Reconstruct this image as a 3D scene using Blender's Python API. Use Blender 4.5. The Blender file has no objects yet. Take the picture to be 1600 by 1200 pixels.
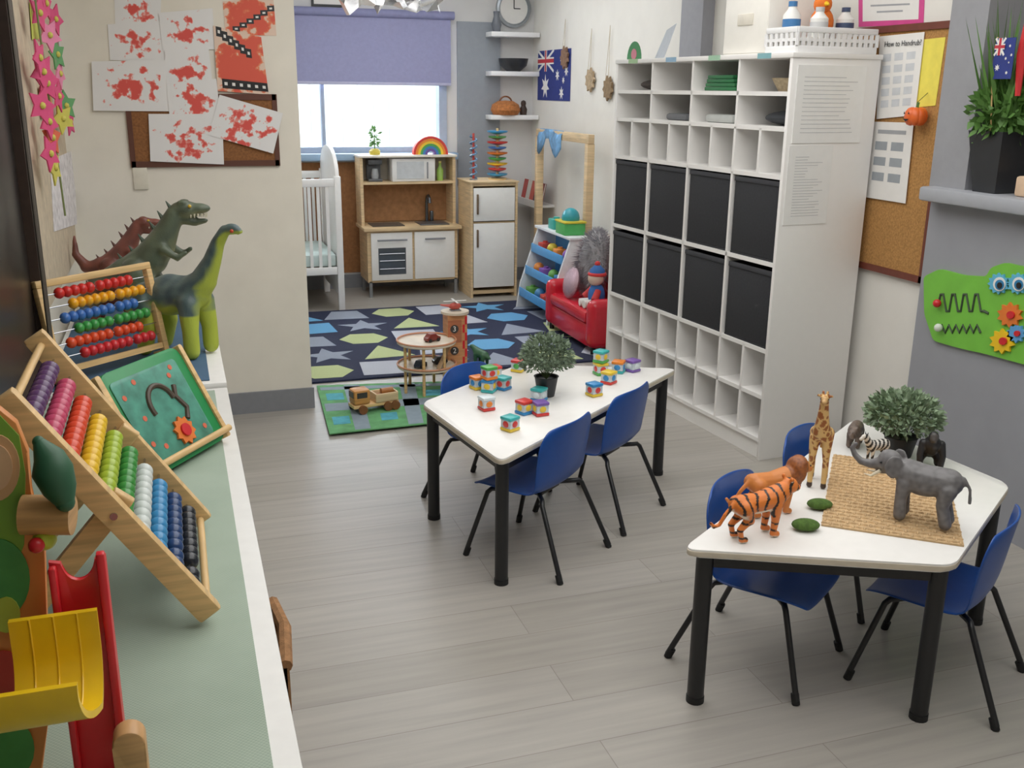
import bpy, bmesh, math, random
from mathutils import Vector, Matrix, noise
random.seed(7)
S=bpy.context.scene; COL=S.collection; PI=math.pi; R=math.radians
# ---------------------------------------------------------------- camera model
F=1560.; TH=math.atan(460/1560); CT,ST=math.cos(TH),math.sin(TH); ROLL=.0113; YAW=R(18.5); H=1.75
CY,SY=math.cos(YAW),math.sin(YAW); EYE=Vector((0,0,H))
def ray(u,v):
    a0=(u-800)/F; b0=(v-600)/F; a=a0+ROLL*b0; b=b0-ROLL*a0
    x,y,z=a,CT-b*ST,-ST-b*CT
    return Vector((CY*x+SY*y,-SY*x+CY*y,z))
def PZ(u,v,z): d=ray(u,v); return EYE+d*((z-H)/d.z)
def PX(u,v,x): d=ray(u,v); return EYE+d*(x/d.x)
def PY(u,v,y): d=ray(u,v); return EYE+d*(y/d.y)
cam=bpy.data.objects.new('camera',bpy.data.cameras.new('camera')); COL.objects.link(cam)
rt=Vector((CY,-SY,0)); dn=Vector((-SY*ST,-CY*ST,-CT)); fw=Vector((SY*CT,CY*CT,-ST))
cx=(rt-ROLL*dn).normalized(); cz=-fw; cy=cz.cross(cx)
cam.matrix_world=Matrix(((cx.x,cy.x,cz.x,0),(cx.y,cy.y,cz.y,0),(cx.z,cy.z,cz.z,H),(0,0,0,1)))
cam.data.sensor_width=36; cam.data.lens=F/1600*36; cam.data.clip_start=.05
S.camera=cam
S.view_settings.view_transform='Standard'; S.view_settings.exposure=.14; S.view_settings.gamma=1.06
# ---------------------------------------------------------------- materials
def lin(h):
    h=h.lstrip('#'); c=[int(h[i:i+2],16)/255 for i in(0,2,4)]
    return tuple(x/12.92 if x<=.04045 else ((x+.055)/1.055)**2.4 for x in c)
def newmat(name):
    m=bpy.data.materials.new(name); m.use_nodes=True; nt=m.node_tree; return m,nt,nt.nodes['Principled BSDF']
def ramp(nt,src,stops,const=False):
    r=nt.nodes.new('ShaderNodeValToRGB'); e=r.color_ramp.elements
    e[0].position=stops[0][0]; e[0].color=(*stops[0][1],1); e[1].position=stops[-1][0]; e[1].color=(*stops[-1][1],1)
    for p,c in stops[1:-1]:
        k=e.new(p); k.color=(*c,1)
    if const: r.color_ramp.interpolation='CONSTANT'
    nt.links.new(src,r.inputs[0]); return r.outputs[0]
def coord(nt,kind='Object',scale=(1,1,1)):
    t=nt.nodes.new('ShaderNodeTexCoord'); mp=nt.nodes.new('ShaderNodeMapping'); mp.inputs['Scale'].default_value=scale
    nt.links.new(t.outputs[kind],mp.inputs[0]); return mp.outputs[0]
def noi(nt,vec,sc,det=3):
    n=nt.nodes.new('ShaderNodeTexNoise'); n.inputs['Scale'].default_value=sc; n.inputs['Detail'].default_value=det
    nt.links.new(vec,n.inputs['Vector']); return n.outputs[0]
def bumpn(nt,b,h,st,dist=.002):
    k=nt.nodes.new('ShaderNodeBump'); k.inputs['Strength'].default_value=st; k.inputs['Distance'].default_value=dist
    nt.links.new(h,k.inputs['Height']); nt.links.new(k.outputs[0],b.inputs['Normal'])
_mc={}
def mat(hx,r=.5,var=.07,sc=25,bump=0,metal=0,tr=0,em=0,st=(1,1,1),bs=None):
    key=(hx,r,var,sc,bump,metal,tr,em,st)
    if key in _mc: return _mc[key]
    m,nt,b=newmat('surface_'+hx.strip('#')); c=lin(hx)
    v=coord(nt,'Object',st); n=noi(nt,v,sc)
    o=ramp(nt,n,[(.25,tuple(x*(1-var) for x in c)),(.75,tuple(min(1,x*(1+var)) for x in c))])
    nt.links.new(o,b.inputs['Base Color']); b.inputs['Roughness'].default_value=r; b.inputs['Metallic'].default_value=metal
    if tr: b.inputs['Transmission Weight'].default_value=tr
    if em: nt.links.new(o,b.inputs['Emission Color']); b.inputs['Emission Strength'].default_value=em
    if bump: bumpn(nt,b,noi(nt,v,bs or sc*8,2),bump)
    _mc[key]=m; return m
def wood(hx,dark=.78,st=(3,3,40),r=.45): return mat(hx,r,1-dark,2.2,0,st=st)
def floor_mat():
    m,nt,b=newmat('vinyl_planks'); v=coord(nt)
    br=nt.nodes.new('ShaderNodeTexBrick'); nt.links.new(v,br.inputs['Vector'])
    for k,x in(('Scale',1),('Brick Width',1.6),('Row Height',.2),('Mortar Size',.0015),('Bias',0)): br.inputs[k].default_value=x
    br.inputs['Color1'].default_value=(*lin('#a9a49d'),1); br.inputs['Color2'].default_value=(*lin('#9f9a92'),1); br.inputs['Mortar'].default_value=(*lin('#8a847c'),1)
    br.offset=.37
    n=noi(nt,coord(nt,'Object',(.9,14,1)),2.2,6); g=ramp(nt,n,[(.3,(.85,.85,.85)),(.7,(1.07,1.065,1.05))])
    mx=nt.nodes.new('ShaderNodeMixRGB'); mx.blend_type='MULTIPLY'; mx.inputs[0].default_value=.85
    nt.links.new(br.outputs[0],mx.inputs[1]); nt.links.new(g,mx.inputs[2]); nt.links.new(mx.outputs[0],b.inputs['Base Color'])
    b.inputs['Roughness'].default_value=.36; return m
def splat_mat(name,bg,cols,th=.52,sc=42,ml=-.55):
    m,nt,b=newmat(name); n=noi(nt,coord(nt,'Object'),sc,7)
    t=nt.nodes.new('ShaderNodeTexCoord'); mp=nt.nodes.new('ShaderNodeMapping'); mp.inputs['Scale'].default_value=(1,0,1)
    nt.links.new(t.outputs['Generated'],mp.inputs[0])
    d=nt.nodes.new('ShaderNodeVectorMath'); d.operation='DISTANCE'; nt.links.new(mp.outputs[0],d.inputs[0]); d.inputs[1].default_value=(.5,0,.45)
    k=nt.nodes.new('ShaderNodeMath'); k.operation='MULTIPLY_ADD'; nt.links.new(d.outputs['Value'],k.inputs[0]); k.inputs[1].default_value=ml; nt.links.new(n,k.inputs[2])
    o=ramp(nt,k.outputs[0],[(0,lin(bg)),(th-.19,lin(bg)),(th-.16,lin(cols[0])),(th-.1,lin(cols[1])),(1,lin(cols[1]))])
    nt.links.new(o,b.inputs['Base Color']); b.inputs['Roughness'].default_value=.7; return m
def attr_mat(name,r=.5,bump=.15,sc=120):
    m,nt,b=newmat(name); a=nt.nodes.new('ShaderNodeAttribute'); a.attribute_name='Col'
    nt.links.new(a.outputs[0],b.inputs['Base Color']); b.inputs['Roughness'].default_value=r
    bumpn(nt,b,noi(nt,coord(nt),sc,2),bump); return m
def weave_mat(hx,hx2,sc=160,r=.85):
    m,nt,b=newmat('woven'); v=coord(nt)
    c=nt.nodes.new('ShaderNodeTexChecker'); c.inputs['Scale'].default_value=sc; nt.links.new(v,c.inputs[0])
    c.inputs[1].default_value=(*lin(hx),1); c.inputs[2].default_value=(*lin(hx2),1)
    n=noi(nt,v,5,4); g=ramp(nt,n,[(.3,(.88,.9,.88)),(.7,(1.05,1.05,1.05))]); mx=nt.nodes.new('ShaderNodeMixRGB'); mx.blend_type='MULTIPLY'; mx.inputs[0].default_value=1
    nt.links.new(c.outputs[0],mx.inputs[1]); nt.links.new(g,mx.inputs[2])
    nt.links.new(mx.outputs[0],b.inputs['Base Color']); b.inputs['Roughness'].default_value=r; bumpn(nt,b,c.outputs[1],.3); return m
def glass_mat():
    m,nt,b=newmat('window_glass'); n=noi(nt,coord(nt),2); o=ramp(nt,n,[(0,(.95,.98,1)),(1,(1,1,1))]); nt.links.new(o,b.inputs['Base Color'])
    b.inputs['Roughness'].default_value=.02; b.inputs['Transmission Weight'].default_value=1; b.inputs['IOR'].default_value=1.01; return m
WHITE=mat('#e9e8e4',.35,.03); WALL=mat('#ece6d8',.8,.04,6,.12); WALLR=mat('#e9e6df',.8,.03,6,.12); GREY=mat('#9a9ba1',.6,.04,8); DGREY=mat('#85878c',.6,.05)
BLACK=mat('#17181b',.4,.1); BLKFAB=mat('#2b2c30',.95,.15,90,.5); BIRCH=wood('#d6ba90'); PINE=wood('#dcb67c'); CORK=mat('#b08047',.9,.3,120,.3); BROWN=mat('#6b3426',.5,.15)
PAPER=mat('#eceae6',.75,.02); INK=mat('#a2a4a8',.8,.05); INKL=mat('#c6c7c9',.8,.04); BLUE=mat('#174b9c',.36,.06); CHROME=mat('#b9bcc0',.25,.03,metal=1); RED=mat('#cf222b',.35,.06); YEL=mat('#efc21d',.35,.05)
GREEN=mat('#2f8f4e',.45,.06); STRIPB=mat('#5aa0d8',.5,.05); ORANGE=mat('#e2762c',.45,.06)
# ---------------------------------------------------------------- mesh builder
def FRM(o,ex,ey,ez):
    return Matrix(((ex[0],ey[0],ez[0],o[0]),(ex[1],ey[1],ez[1],o[1]),(ex[2],ey[2],ez[2],o[2]),(0,0,0,1)))
class MB:
    def __init__(s,M=None):
        s.bm=bmesh.new(); s.m=0; s.M=M if isinstance(M,Matrix) else Matrix.Identity(4)
        if M is not None and not isinstance(M,Matrix): s.M=(Matrix.Translation(M.location)@M.rotation_euler.to_matrix().to_4x4()).inverted()
    def add(s,vs,fs):
        v=[s.bm.verts.new(s.M@Vector(p)) for p in vs]
        for f in fs:
            try: q=s.bm.faces.new([v[i] for i in f]); q.material_index=s.m
            except ValueError: pass
        return s
    def merge(s,tb):
        tb.verts.index_update(); s.add([v.co.copy() for v in tb.verts],[[v.index for v in f.verts] for f in tb.faces]); tb.free(); return s
    def mi(s,i): s.m=i; return s
    def box(s,x0,x1,y0,y1,z0,z1,b=0,seg=2):
        tb=bmesh.new(); vs=[tb.verts.new((x,y,z)) for x in(x0,x1) for y in(y0,y1) for z in(z0,z1)]
        for f in((0,1,3,2),(4,6,7,5),(0,4,5,1),(2,3,7,6),(0,2,6,4),(1,5,7,3)): tb.faces.new([vs[i] for i in f])
        if b: bmesh.ops.bevel(tb,geom=tb.edges[:],offset=b,segments=seg,profile=.5,affect='EDGES')
        return s.merge(tb)
    def cbox(s,c,sz,b=0): return s.box(c[0]-sz[0]/2,c[0]+sz[0]/2,c[1]-sz[1]/2,c[1]+sz[1]/2,c[2]-sz[2]/2,c[2]+sz[2]/2,b)
    def prism(s,pts,z0,z1,b=0):
        tb=bmesh.new(); n=len(pts); a=[tb.verts.new((p[0],p[1],z0)) for p in pts]; c=[tb.verts.new((p[0],p[1],z1)) for p in pts]
        tb.faces.new(a[::-1]); tb.faces.new(c)
        for i in range(n): j=(i+1)%n; tb.faces.new((a[i],a[j],c[j],c[i]))
        if b: bmesh.ops.bevel(tb,geom=[e for e in tb.edges if abs(e.verts[0].co.z-e.verts[1].co.z)<1e-6],offset=b,segments=2,profile=.5,affect='EDGES')
        return s.merge(tb)
    def tube(s,pts,r,n=8,cap=True):
        P=[Vector(p) for p in pts]; k=len(P); rs=r if isinstance(r,(list,tuple)) else [r]*k
        vs=[]; fs=[]; t0=(P[1]-P[0]).normalized(); up=Vector((0,0,1)) if abs(t0.z)<.9 else Vector((1,0,0)); x=t0.cross(up).normalized()
        for i in range(k):
            t=((P[min(i+1,k-1)]-P[i]).normalized()+(P[i]-P[max(i-1,0)]).normalized())
            t=t.normalized() if t.length>1e-6 else t0
            x=(x-t*x.dot(t)).normalized(); y=t.cross(x)
            for j in range(n): a=2*PI*j/n; vs.append(P[i]+(x*math.cos(a)+y*math.sin(a))*rs[i])
        for i in range(k-1):
            for j in range(n): q=(j+1)%n; fs.append((i*n+j,i*n+q,(i+1)*n+q,(i+1)*n+j))
        if cap: fs+= [tuple(range(n))[::-1],tuple(range((k-1)*n,k*n))]
        return s.add(vs,fs)
    def ring(s,c,Rr,r,ax='z',n=28,m=8,a0=0,a1=2*PI):
        pts=[]
        for i in range(n+1):
            a=a0+(a1-a0)*i/n; p=(Rr*math.cos(a),Rr*math.sin(a))
            pts.append({'z':(p[0],p[1],0),'y':(p[0],0,p[1]),'x':(0,p[0],p[1])}[ax])
        return s.tube([Vector(p)+Vector(c) for p in pts],r,m)
    def lathe(s,prof,n=24,c=(0,0,0)):
        vs=[];fs=[];k=len(prof)
        for r,z in prof:
            for j in range(n): a=2*PI*j/n; vs.append((c[0]+max(r,1e-5)*math.cos(a),c[1]+max(r,1e-5)*math.sin(a),c[2]+z))
        for i in range(k-1):
            for j in range(n): q=(j+1)%n; fs.append((i*n+j,i*n+q,(i+1)*n+q,(i+1)*n+j))
        fs+=[tuple(range(n))[::-1],tuple(range((k-1)*n,k*n))]
        return s.add(vs,fs)
    def ell(s,c,r,n=14,rot=None):
        if not isinstance(r,(tuple,list)): r=(r,r,r)
        tb=bmesh.new(); bmesh.ops.create_uvsphere(tb,u_segments=n,v_segments=max(6,n*2//3),radius=1)
        M=Matrix.Translation(c)@(rot.to_4x4() if rot else Matrix.Identity(4))@Matrix.Diagonal((*r,1))
        bmesh.ops.transform(tb,matrix=M,verts=tb.verts); return s.merge(tb)
    def mesh(s,name,mats,ang=38):
        bmesh.ops.recalc_face_normals(s.bm,faces=s.bm.faces)
        me=bpy.data.meshes.new(name); s.bm.to_mesh(me); s.bm.free()
        for m in (mats if isinstance(mats,(list,tuple)) else [mats]): me.materials.append(m)
        me.polygons.foreach_set('use_smooth',[True]*len(me.polygons)); me.set_sharp_from_angle(angle=R(ang)); return me
    def build(s,name,mats,parent=None,loc=None,rot=None,**k): return obj(name,s.mesh(name,mats,**k),parent,loc,rot)
def obj(name,me,parent=None,loc=None,rot=None):
    o=bpy.data.objects.new(name,me); COL.objects.link(o); o.parent=parent
    if loc is not None: o.location=loc
    if rot is not None: o.rotation_euler=rot
    return o
def tag(o,label,cat,group=None):
    o['label']=label; o['category']=cat
    if group: o['group']=group
    return o
def struct(o): o['kind']='structure'; return o
def thing(name,label,cat,loc=(0,0,0),rz=0,group=None):
    o=bpy.data.objects.new(name,None); COL.objects.link(o); o.location=loc; o.rotation_euler=(0,0,rz); o.empty_display_size=.05
    return tag(o,label,cat,group)
def dup(root,loc,rz,label,par=None):
    c=root.copy(); COL.objects.link(c)
    if par is None: c.location=loc; c.rotation_euler=(0,0,rz); c['label']=label
    else: c.parent=par
    for ch in list(root.children): dup(ch,None,None,None,c)
    return c
def bake(o):
    bpy.context.view_layer.update(); dg=bpy.context.evaluated_depsgraph_get(); me=bpy.data.meshes.new_from_object(o.evaluated_get(dg)); o.modifiers.clear(); o.data=me; return o
def rpoly(pts,r,seg=5):
    out=[];n=len(pts)
    for i in range(n):
        p=Vector(pts[i]); a=(Vector(pts[i-1])-p).normalized(); b=(Vector(pts[(i+1)%n])-p).normalized(); A=p+a*r; B=p+b*r
        for k in range(seg+1): t=k/seg; out.append(tuple(A*(1-t)**2+p*2*t*(1-t)+B*t*t))
    return out
def circ(cx,cy,r,n=20,ry=None): return [(cx+r*math.cos(2*PI*i/n),cy+(ry or r)*math.sin(2*PI*i/n)) for i in range(n)]
def starp(cx,cy,Ro,ri,n=5,rot=PI/2): return [(cx+(Ro if i%2==0 else ri)*math.cos(rot+PI*i/n),cy+(Ro if i%2==0 else ri)*math.sin(rot+PI*i/n)) for i in range(2*n)]
def text(s,size,M,m,parent=None,name='lettering'):
    cu=bpy.data.curves.new('t','FONT'); cu.body=s; cu.size=size; cu.align_x='CENTER'; cu.align_y='CENTER'; cu.extrude=.0004
    t=bpy.data.objects.new('t',cu); COL.objects.link(t); bpy.context.view_layer.update()
    me=bpy.data.meshes.new_from_object(t.evaluated_get(bpy.context.evaluated_depsgraph_get())); bpy.data.objects.remove(t)
    me.transform(M); me.materials.clear(); me.materials.append(m); return obj(name,me,parent)
def sheet(name,label,cat,px,ax,val,mats,th=.002,k=0,lines=0,extra=None,group=None):
    f=PX if ax=='x' else PY; nrm=Vector((-1,0,0)) if ax=='x' else Vector((0,-1,0))
    v=val-.0024*k; p=[f(u,w,v) for u,w in px]; mb=MB(); q=[a+nrm*th for a in p]
    mb.add(p+q,[(0,1,2,3),(7,6,5,4),(0,4,5,1),(1,5,6,2),(2,6,7,3),(3,7,4,0)])
    def quad(s0,s1,t0,t1,mi,off=.0006):
        b=lambda s,t:(q[0]*(1-s)+q[1]*s)*(1-t)+(q[3]*(1-s)+q[2]*s)*t+nrm*off
        mb.mi(mi).add([b(s0,t0),b(s1,t0),b(s1,t1),b(s0,t1)],[(0,1,2,3)]); mb.mi(0)
    for i in range(lines):
        t=.16+.76*i/lines; quad(.1,random.uniform(.6,.9),t,t+.28/lines,1)
    for e in (extra or []): quad(*e)
    o=mb.build(name,mats); return tag(o,label,cat,group)
def foliage(mb,c,r,n,ls,hemi=False):
    for i in range(n):
        while True:
            d=Vector([random.uniform(-1,1) for _ in range(3)])
            if .25<d.length<1 and (not hemi or d.z>-.35): break
        p=Vector(c)+Vector((d.x*r[0],d.y*r[1],d.z*r[2])); o=(d+Vector([random.uniform(-.6,.6) for _ in range(3)])).normalized()
        s=o.cross(Vector([random.uniform(-1,1) for _ in range(3)])).normalized(); l=ls*random.uniform(.7,1.3)
        mb.add([p,p+o*l*.5+s*l*.28,p+o*l,p+o*l*.5-s*l*.28],[(0,1,2,3)])
    return mb
def organic(name,spec,sc,vox,paint,m,parent,smooth=5):
    mb=MB(Matrix.Scale(sc,4))
    for it in spec:
        for sg in ((1,-1) if it[1] else (1,)):
            if it[0]=='c':
                pts=[(x,y*sg,z) for x,y,z,_ in it[2]]; rs=[q[3] for q in it[2]]; mb.tube(pts,rs,12)
                for p,r in zip(pts,rs): mb.ell(p,r,12)
            else:
                c=it[2]; rot=Matrix.Rotation(it[4]*sg,3,'Z') if len(it)>4 else None
                mb.ell((c[0],c[1]*sg,c[2]),it[3],14,rot)
    o=mb.build(name,m,parent); q=o.modifiers.new('r','REMESH'); q.mode='VOXEL'; q.voxel_size=vox; q.use_smooth_shade=True
    t=o.modifiers.new('s','SMOOTH'); t.iterations=smooth; t.factor=.5
    bake(o); me=o.data; me.name=name
    if not me.materials: me.materials.append(m)
    z0=min(v.co.z for v in me.vertices)
    ca=me.color_attributes.new('Col','FLOAT_COLOR','POINT'); buf=[]
    for v in me.vertices: buf+= [*paint(v.co/sc,v.normal),1]
    ca.data.foreach_set('color',buf)
    for v in me.vertices: v.co.z-=z0
    return o
# ---------------------------------------------------------------- room shell
XL,XR,YP,YB,ZC=-.5,3.18,5.5,9.0,2.75
struct(MB().box(-.7,5.0,-1.2,9.1,-.1,0).build('floor',floor_mat()))
struct(MB().box(-.7,5.0,-1.2,9.15,ZC,ZC+.1).build('ceiling',mat('#eeeeea',.9,.02)))
struct(MB().box(XL-.15,XL,-1.2,YP,0,ZC).build('wall_left',WALL))
struct(MB().box(XL-.15,.645,YP,YP+.12,0,ZC).build('wall_partition',WALL))
struct(MB().box(.4,.52,YP+.12,YB,0,ZC).build('wall_alcove',WALL))
struct(MB().box(XR,XR+.12,3.6,YB+.12,0,ZC).build('wall_right',WALLR))
struct(MB().box(XL-.15,5.0,-1.3,-1.2,0,ZC).build('wall_front',WALL))
WX0,WX1,WZ0,WZ1=.8,2.36,1.2,2.34
struct(MB().box(.4,WX0,YB,YB+.12,0,ZC).box(WX1,XR,YB,YB+.12,0,ZC).box(WX0,WX1,YB,YB+.12,0,WZ0).box(WX0,WX1,YB,YB+.12,WZ1,ZC).build('wall_back',mat('#d8d7d6',.8,.03,6)))
struct(MB().box(3.12,3.3,-1.2,3.6,0,1.31).build('wall_counter',mat('#9799a0',.6,.04,8)))
struct(MB().box(4.88,5.0,-1.2,4.2,0,ZC).box(3.3,5.0,4.1,4.2,0,ZC).build('wall_passage',mat('#4a4036',.8,.15,5)))
struct(MB().box(3.1,3.32,3.39,3.6,1.31,ZC).build('trim_1',mat('#94959a',.6,.04)))
struct(MB().box(3.1,XR,5.72,6.0,0,ZC).build('trim_2',mat('#9b9ca3',.6,.04)))
struct(MB().box(XL,.655,YP-.015,YP,0,.12).build('baseboard_left',DGREY))
struct(MB().box(.52,XR,YB-.015,YB,0,.12).build('baseboard_back',DGREY))
struct(MB().box(XR-.015,XR,6.0,YB,0,.12).box(XR-.015,XR,3.6,4.0,0,.12).build('baseboard_right',DGREY))
struct(MB().box(3.03,3.38,-1.0,3.58,1.312,1.372,.012).build('trim_ledge',mat('#a3a6ad',.45,.04)))
# window in the alcove
w=bpy.data.objects.new('window_1',None); COL.objects.link(w); w.location=((WX0+WX1)/2,YB,WZ0); struct(w)
wb=MB(w); FRB=mat('#a3b0c6',.5,.05)
wb.box(WX0,WX0+.05,YB-.01,YB+.1,WZ0,WZ1).box(WX1-.07,WX1,YB-.02,YB+.1,WZ0,WZ1).box(WX0,WX1,YB-.01,YB+.1,WZ0,WZ0+.05).box(WX0,WX1,YB-.01,YB+.1,WZ1-.05,WZ1).box(1.25,1.28,YB+.02,YB+.09,WZ0,WZ1).build('window_frame',FRB,w)
MB(w).box(WX0+.04,WX1-.06,YB+.05,YB+.056,WZ0+.04,WZ1-.04).build('window_pane',glass_mat(),w)
MB(w).box(WX0-.05,WX1+.08,YB-.12,YB+.02,WZ0-.06,WZ0,.008).build('window_sill',mat('#8ea9c4',.5,.05),w)
t=thing('roller_blind','lavender roller blind half drawn over the alcove window','blind',(1.6,YB-.05,1.8))
LAV=mat('#9293b8',.8,.05,40)
MB(t).box(.72,2.39,YB-.06,YB-.055,1.8,2.33).build('blind_cloth',LAV,t)
MB(t).tube([(.7,YB-.06,2.36),(2.42,YB-.06,2.36)],.035,14).build('roller',mat('#8587ae',.7),t)
MB(t).box(.72,2.39,YB-.066,YB-.05,1.775,1.8,.004).build('bottom_bar',mat('#b3b3d0',.6),t)
t=thing('metal_fence','pale corrugated metal fence outside the alcove window','fence',(1.8,11.2,-.02))
fb=MB(t)
for i in range(30):
    x=-.6+i*.17; fb.box(x,x+.15,11.2,11.24,-.02,1.98,.004); fb.box(x+.15,x+.17,11.212,11.25,-.02,1.98)
fb.build('fence_panel',mat('#dfe5e2',.6,.02),t); MB(t).box(-.6,4.5,11.15,11.28,1.98,2.06).build('top_rail',mat('#cdd4d3',.6),t)
struct(MB().box(-3,7,9.13,13,-.12,-.02).build('ground',mat('#9a958a',.9,.15)))
# left wall window (dark)
w=bpy.data.objects.new('window_2',None); COL.objects.link(w); w.location=(XL,2.4,.85); struct(w)
MB(w).box(XL,XL+.02,.3,3.72,.82,2.5).build('window_pane',mat('#1d1816',.35,.3,3),w)
fb=MB(w)
for y in (.3,1.4,2.5,3.6): fb.box(XL,XL+.05,y,y+.12,.8,2.55)
fb.box(XL,XL+.05,.3,3.72,.78,.88).box(XL,XL+.05,.3,3.72,2.45,2.55).build('window_frame',mat('#3a2b24',.5,.2),w)
tag(MB().tube([(XL+.075,3.45,2.5),(XL+.075,3.45,.95),(XL+.075,3.49,.93),(XL+.075,3.5,2.5)],.006,6).build('blind_chain',mat('#6e675f',.4,metal=.6)),'beaded blind chain hanging beside the dark window at left','chain')
# ---------------------------------------------------------------- left display on wall
t=thing('notice_board','cork display board in the left corner behind the flower garland','board',(XL+.001,4.45,.95))
MB(t).box(XL+.001,XL+.02,3.85,5.3,.95,2.55).build('cork',mat('#cbbba1',.9,.15),t)
PK=[mat('#d9487a',.6),mat('#e685a8',.6),mat('#cdc455',.6),mat('#5f9d62',.6),mat('#d9623f',.6)]
t=thing('flower_garland','pink paper flower garland hanging down the left display board','garland',(XL+.075,4.15,1.2))
MB(t).tube([(XL+.075,4.12,2.5),(XL+.075,4.18,2.0),(XL+.075,4.3,1.5),(XL+.075,4.35,1.25)],.004,5).build('string',mat('#7c8a55'),t)
for i,(u,v) in enumerate([(60,20),(76,55),(60,90),(88,85),(72,130),(90,150),(75,190),(97,185),(108,190),(80,215),(64,165),(92,115),(77,240),(102,165),(70,5),(85,30),(66,112),(84,262)]):
    p=PX(u,v,XL+.075); f=MB(); M=FRM(p,(0,1,0),(0,0,1),(1,0,0)); f.M=(Matrix.Translation(t.location)).inverted()@M@Matrix.Rotation(R([-22,-35,-12][i%3]),4,'Y')
    f.prism(starp(0,0,.068,.036,5,i),0,.006); f.mi(1).ell((0,0,.008),(.013,.013,.008),8)
    f.build('flower',[PK[i%5] if i%2 else PK[i%2],PK[2]],t)
def xsheetL(label,px,m,k):
    p=[PX(u,v,XL+.021+.003*k) for u,v in px]; q=[a+Vector((.002,0,0)) for a in p]
    return tag(MB().add(p+q,[(0,1,2,3),(7,6,5,4),(0,4,5,1),(1,5,6,2),(2,6,7,3),(3,7,4,0)]).build('drawing',m),label,'drawing')
SPLAT=splat_mat('red_splatter','#ecebea',('#ee9d92','#df544b'),.552,24,-.58); SPL2=splat_mat('orange_splatter','#e9cdb9',('#ea8a62','#e05c48'),.4,16)
SPLX=mat('#e4dfe0',.7,.3,30)
xsheetL('child\'s white drawing pinned low on the left display board',[(78,250),(114,235),(120,350),(84,362)],SPLX,0)
xsheetL('yellow green paper card pinned at top of left display board',[(46,5),(58,0),(62,60),(50,62)],mat('#c9d25a',.7),1)
xsheetL('white drawing pinned at top right of left display board',[(88,2),(112,-8),(116,75),(93,85)],SPLX,2)
xsheetL('orange paper card behind the garland on left display board',[(62,135),(78,130),(82,180),(66,185)],mat('#e0925a',.7),3)
tag(MB().box(XL+.3,XL+.37,YP-.012,YP,1.24,1.36,.004).build('light_switch',mat('#e3ddcc',.4)),'cream switch plate on the wall beside the dinosaurs','switch')
# ---------------------------------------------------------------- art wall
t=thing('cork_board','brown framed cork board behind the red paintings','board',(.1,YP,1.45))
p0=PY(203,155,YP-.01); p1=PY(430,250,YP-.01)
MB(t).box(p0.x,p1.x,YP-.01,YP,p1.z,p0.z).build('cork',mat('#8a5a33',.9,.3,90),t)
b=MB(t)
for a in((p0.x-.02,p1.x+.02,p0.z,p0.z+.03),(p0.x-.02,p1.x+.02,p1.z-.03,p1.z),(p0.x-.025,p0.x,p1.z-.03,p0.z+.03),(p1.x,p1.x+.025,p1.z-.03,p0.z+.03)): b.box(a[0],a[1],YP-.014,YP,a[2],a[3])
b.build('board_frame',mat('#5c3527',.5),t)
arts=[('small red splatter painting at the upper left of the art wall',[(178,-14),(252,-6),(250,42),(180,37)],0,0),
('red splatter painting second from top in the left column',[(168,38),(256,33),(260,97),(172,94)],0,1),
('red dotted painting above the middle column sheets',[(248,20),(332,13),(336,77),(254,80)],0,2),
('wide white sheet with one broad red smear, far left',[(143,96),(263,94),(265,174),(146,173)],.0145,0),
('white sheet of red fingerprints in the middle column',[(257,78),(326,74),(333,138),(261,140)],0,3),
('red fingerprint painting below the middle column sheet',[(260,130),(338,123),(345,187),(266,192)],.0145,1),
('large painting with red blob over bottom of cork board',[(232,178),(347,178),(350,257),(235,252)],.0145,2),
('tilted red splatter painting at lower right of cork board',[(343,148),(442,177),(427,240),(326,211)],.0145,3)]
for l,px,of,k in arts: sheet('painting',l,'painting',px,'y',YP-of,SPLAT,k=k)
def strips(segs):
    out=[]
    for s0,s1,t0,t1 in segs:
        n=6
        for j in range(n): out.append((s0+(s1-s0)*j/n,s0+(s1-s0)*(j+1)/n,t0+(t1-t0)*j/n,t0+(t1-t0)*j/n+.15,1)); out.append((s0+(s1-s0)*(j+.3)/n,s0+(s1-s0)*(j+.7)/n,t0+(t1-t0)*j/n+.05,t0+(t1-t0)*j/n+.1,2,.0012))
    return out
for l,px,ex,of,k in [('orange painting with slanting black film strip at top right',[(348,2),(427,-4),(432,56),(352,54)],strips([(.15,1,.75,.1)]),0,0),
 ('red painting with black film strips curving across it',[(333,40),(408,58),(420,148),(340,142)],strips([(.1,1.0,.8,.8),(.05,.75,0,.3)]),0,4)]:
    sheet('painting',l,'painting',px,'y',YP-of,[SPL2,BLACK,PAPER],k=k,extra=ex)
# ---------------------------------------------------------------- left cabinets, cloths
def cabinet(label,y0,y1,z,x1=.11):
    t=thing('toy_cabinet',label,'cabinet',(-.2,(y0+y1)/2,0))
    b=MB(t).box(-.48,x1,y0,y0+.018,.06,z-.02).box(-.48,x1,y1-.018,y1,.06,z-.02).box(-.48,-.47,y0,y1,.06,z-.02)
    n=3
    for i in range(1,n): yy=y0+(y1-y0)*i/n; b.box(-.47,x1-.005,yy-.009,yy+.009,.08,z-.02)
    b.box(-.47,x1,y0,y1,.06,.08).box(-.47,x1-.005,y0,y1,.38,.396).build('body',WHITE,t)
    MB(t).box(-.48,x1+.005,y0,y1,z-.02,z,.003).build('cabinet_top',WHITE,t); MB(t).box(-.46,x1-.03,y0+.02,y1-.02,0,.06).build('plinth',WHITE,t)
cabinet('long white low cabinet under the green cloth',.5,3.455,.75); cabinet('white low cabinet under the dark blue cloth, against the painted wall',3.465,5.47,.765)
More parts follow.
